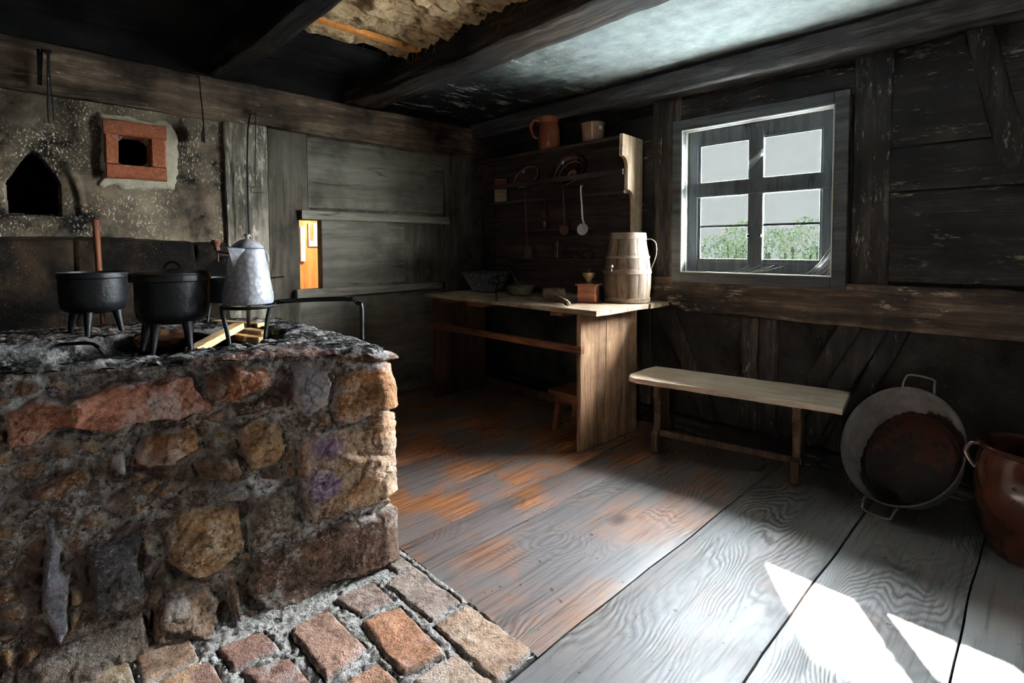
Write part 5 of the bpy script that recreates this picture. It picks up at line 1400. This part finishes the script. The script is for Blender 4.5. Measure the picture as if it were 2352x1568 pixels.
def trestle(x):
    pf = [(-.09, ZB-.03), (-.098, .36), (-.104, .335), (-.098, .315), (-.082, .30), (-.078, .285), (-.088, .27), (-.092, .25), (-.084, .22), (-.086, .16), (-.105, .135), (-.135, .12), (-.14, .10), (-.14, .015), (-.125, 0), (-.075, 0), (-.055, .03), (0, .04)]
    pr = pf+[(-y, z) for y, z in pf[::-1][1:]]
    MB().prism([(x-.019, y, z) for y, z in pr], (.038, 0, 0)).build('leg', M['benchleg'], bn, smooth=False, bevel=.004)
trestle(-LB/2+.125); trestle(LB/2-.20)
MB().timber((-LB/2+.10, -.085, .115), (LB/2-.175, -.085, .115), (0, 0, 1), .018, .035, 121, .0015, .06, .12).build('stretcher', M['benchleg'], bn)

# ================================================================== ZINC TUB
n = Vector((-.12, -.80, .58)).normalized()
cc = Vector(atY(2067, 1020, 2.905))
L0 = Vector(atY(2112, 872, 3.12))-Vector(atY(2012, 1172, 2.745)); Lx = (L0-n*L0.dot(n)).normalized(); Sx = n.cross(Lx)
tu = thing('zinc_tub', 'oval galvanised zinc tub with rusty bottom leaning against the wall', 'tub', cc)
Mt = Matrix((Lx, Sx, n)).transposed(); tu.rotation_euler = Mt.to_euler()
A_, B_, D_ = .283, .232, .19
def tubprof(prof, name, mat, par):
    mb = MB(); seg = 72; vs = []
    for (s, z) in prof:
        for k in range(seg):
            a = 2*PI*k/seg; vs.append((A_*s*math.cos(a), B_*s*math.sin(a), z))
    fs = [(i*seg+k, i*seg+(k+1) % seg, (i+1)*seg+(k+1) % seg, (i+1)*seg+k) for i in range(len(prof)-1) for k in range(seg)]
    mb.add(vs, fs); return mb.build(name, mat, par)
tubprof([(.98, -.004), (1.0, -.002), (1.012, .004), (1.0, .010), (.985, .006), (.975, -.004)], 'rolled_rim', M['zinc'], tu)
tubprof([(.99, 0), (.965, -.03), (.955, -.033), (.95, -.04), (.82, -D_), (.0001, -D_)], 'outer_wall', M['zinc'], tu)
ti = tubprof([(.975, .0), (.95, -.03), (.94, -.034), (.935, -.042), (.80, -D_+.012), (.795, -D_+.006), (.74, -D_+.004), (.735, -D_+.010), (.715, -D_+.010), (.705, -D_+.004), (.0001, -D_+.003)], 'inner_wall', M['tubin'], tu)
for v in ti.data.vertices: v.co.z += D_
ti.location = (0, 0, -D_)
def tubhandle(sg):
    a = A_*sg
    pts = [(a*.985, -.062, -.02), (a*1.0, -.062, .0), (a*1.03+.012*sg, -.060, .012), (a*1.03+.045*sg, -.055, .012), (a*1.03+.052*sg, -.04, .012), (a*1.03+.055*sg, 0, .012), (a*1.03+.052*sg, .04, .012), (a*1.03+.045*sg, .055, .012), (a*1.03+.012*sg, .060, .012), (a*1.0, .062, .0), (a*.985, .062, -.02)]
    MB().tube(pts, .0052, 8).build('handle', M['zinc'], tu)
tubhandle(1); tubhandle(-1)

# ================================================================== CROCK
ck_c = Vector((-.022, 2.82))
cr = thing('glazed_crock', 'big glossy red-brown glazed crock at the right edge beside the tub', 'crock', (ck_c.x, ck_c.y, 0))
MB().lathe([(0, 0), (.125, 0), (.135, .006), (.16, .08), (.178, .17), (.187, .25), (.186, .31), (.178, .36), (.168, .392), (.168, .400), (.176, .408), (.180, .418), (.176, .426), (.166, .426), (.158, .40), (.166, .37), (.174, .30), (.172, .22), (.15, .08), (.12, .02), (0, .018)], 72).build('body', M['crock'], cr)
d = Vector((-.98, -.2, 0))
pts = smoothpath([d*.174+Vector((0, 0, .408)), d*.198+Vector((0, 0, .405)), d*.212+Vector((0, 0, .375)), d*.203+Vector((0, 0, .34)), d*.183+Vector((0, 0, .31))], 6)
MB().tube(pts, .006, 8, flat=1.5).build('handle', M['crock'], cr)
for z, dx in ((.305, 0), (.255, .004)):
    a = math.radians(-108); MB().lathe([(0, 0), (.006, .001), (.007, .003), (.004, .006), (0, .007)], 14, T((.184*math.cos(a), .184*math.sin(a), z), (PI/2, 0, math.radians(-18)))).build('glaze_blister', M['crock'], cr)

# ================================================================== OUTSIDE
g = MB().add([(-40, 3.42, -.35), (40, 3.42, -.35), (40, 60, -.35), (-40, 60, -.35)], [(0, 1, 2, 3)])
struct(g.build('ground', M['ground'], smooth=False), 'bright ground outside the window', 'ground')
ev = MB().prism([(-6, 3.40, 2.66), (-6, 4.18, 2.31), (-6, 4.18, 2.36), (-6, 3.40, 2.74)], (10, 0, 0))
struct(ev.build('roof', M['soot_board'], smooth=False), 'roof overhang outside above the window', 'roof')
def bush(name, label, c, rx, ry, rz, n, size, seed):
    r = random.Random(seed); mb = MB()
    for i in range(n):
        while True:
            q = Vector((r.uniform(-1, 1), r.uniform(-1, 1), r.uniform(-1, 1)))
            if q.length < 1 and r.random() < .35+.65*q.length: break
        if vnoise(np.array([[q.x*2.3+seed, q.y*2, q.z*2.6]]))[0] < -.12: continue
        p = Vector((c[0]+q.x*rx, c[1]+q.y*ry, c[2]+q.z*rz)); s = size*r.uniform(.6, 1.3)
        R_ = Euler((r.uniform(0, 6), r.uniform(0, 6), r.uniform(0, 6))).to_matrix()
        mb.add([p+R_ @ Vector(v)*s for v in ((-1, 0, 0), (-.3, .42, .08), (.5, .34, .1), (1, 0, 0), (.5, -.34, .1), (-.3, -.42, .08))], [(0, 1, 2, 3), (0, 3, 4, 5)])
    for k in range(5):
        a_ = r.uniform(0, 6.28); b_ = Vector((c[0]+.1*math.cos(a_), c[1]+.1*math.sin(a_), -.37)); t_ = Vector((c[0]+rx*.6*math.cos(a_), c[1]+ry*.6*math.sin(a_), c[2]))
        mb.tube([b_, b_.lerp(t_, .5)+Vector((0, 0, .1)), t_], .012, 5)
    o = mb.build(name, M['leaf'], smooth=False); tag(o, label, 'bush'); o['kind'] = 'stuff'; return o
def out(x, y, Y): return Vector(atY(x, y, Y))
for i, (px, py, Y, rx, rz, n) in enumerate([(1640, 590, 7.0, .50, .30, 1100), (1702, 562, 7.6, .30, .36, 1000), (1795, 580, 6.8, .55, .30, 1300), (1868, 566, 7.4, .42, .40, 1000)]):
    c = out(px, py, Y); bush('bush', ('leafy green bush outside the left pane, lowest', 'tall leafy bush outside just left of the window mullion', 'wide leafy bush outside behind the lower right pane', 'tall leafy bush outside at the right edge of the window')[i], c, rx, .3, rz, n, .023, 40+i)

# ================================================================== LIGHT
p0 = Vector(atY(1613, 594.5, YG)); p1 = Vector(atZ(1757, 1285, 0))
sd = (p1-p0).normalized()
def sun(name, d, energy, angle, color):
    l = bpy.data.lights.new(name, 'SUN'); l.energy = energy; l.angle = math.radians(angle); l.color = color
    o = bpy.data.objects.new(name, l); COL.objects.link(o); o.rotation_euler = Vector(d).to_track_quat('-Z', 'Y').to_euler(); return o
sun('sun_lamp', sd, 110, .6, (1, .96, .88))
sun('sky_light', Vector((-.22, -.83, -.50)), 950, 150, (.86, .93, 1.0))
w = bpy.data.worlds.new('World'); SC.world = w; w.use_nodes = True
bg = w.node_tree.nodes['Background']; bg.inputs[0].default_value = (.93, 1.0, 1.0, 1); bg.inputs[1].default_value = .66
# daylight from the next room's own window on its orange boarding
def area(name, loc, rot, sx, sy, energy, color):
    l = bpy.data.lights.new(name, 'AREA'); l.shape = 'RECTANGLE'; l.size = sx; l.size_y = sy; l.energy = energy; l.color = color
    o = bpy.data.objects.new(name, l); COL.objects.link(o); o.location = loc; o.rotation_euler = rot; return o
area('next_room_lamp', (-4.6, 2.9, 2.2), Vector((-.85, -1.3, -1.0)).to_track_quat('-Z', 'Y').to_euler(), .5, .5, 70, (1, .97, .9))
# weak fill lamp added outside the made-up doorway behind the camera
area('doorway_fill', (.75, YN-.3, 1.1), (PI/2, 0, 0), .95, 1.9, 12, (1.0, .92, .86))

# ================================================================== CAMERA
cam = bpy.data.cameras.new('Camera'); co = bpy.data.objects.new('Camera', cam); COL.objects.link(co)
cam.sensor_fit = 'HORIZONTAL'; cam.sensor_width = 36; cam.lens = F/2352*36
cam.shift_x = (1176-CX)/2352; cam.shift_y = (CY-784)/2352
cam.clip_start = .05; cam.clip_end = 200
mw = Matrix.Identity(4)
for i in range(3):
    mw[i][0] = RT[i]; mw[i][1] = UP[i]; mw[i][2] = -FW[i]; mw[i][3] = EYE[i]
co.matrix_world = mw
SC.camera = co
SC.view_settings.view_transform = 'Standard'; SC.view_settings.look = 'None'; SC.view_settings.exposure = 0; SC.view_settings.gamma = 1
SC.view_settings.use_curve_mapping = False
cy = SC.cycles
cy.max_bounces = 8; cy.diffuse_bounces = 3; cy.glossy_bounces = 3; cy.transmission_bounces = 4; cy.transparent_max_bounces = 8
cy.caustics_reflective = False; cy.caustics_refractive = False; cy.sample_clamp_indirect = 40; cy.use_denoising = True; cy.adaptive_threshold = .015
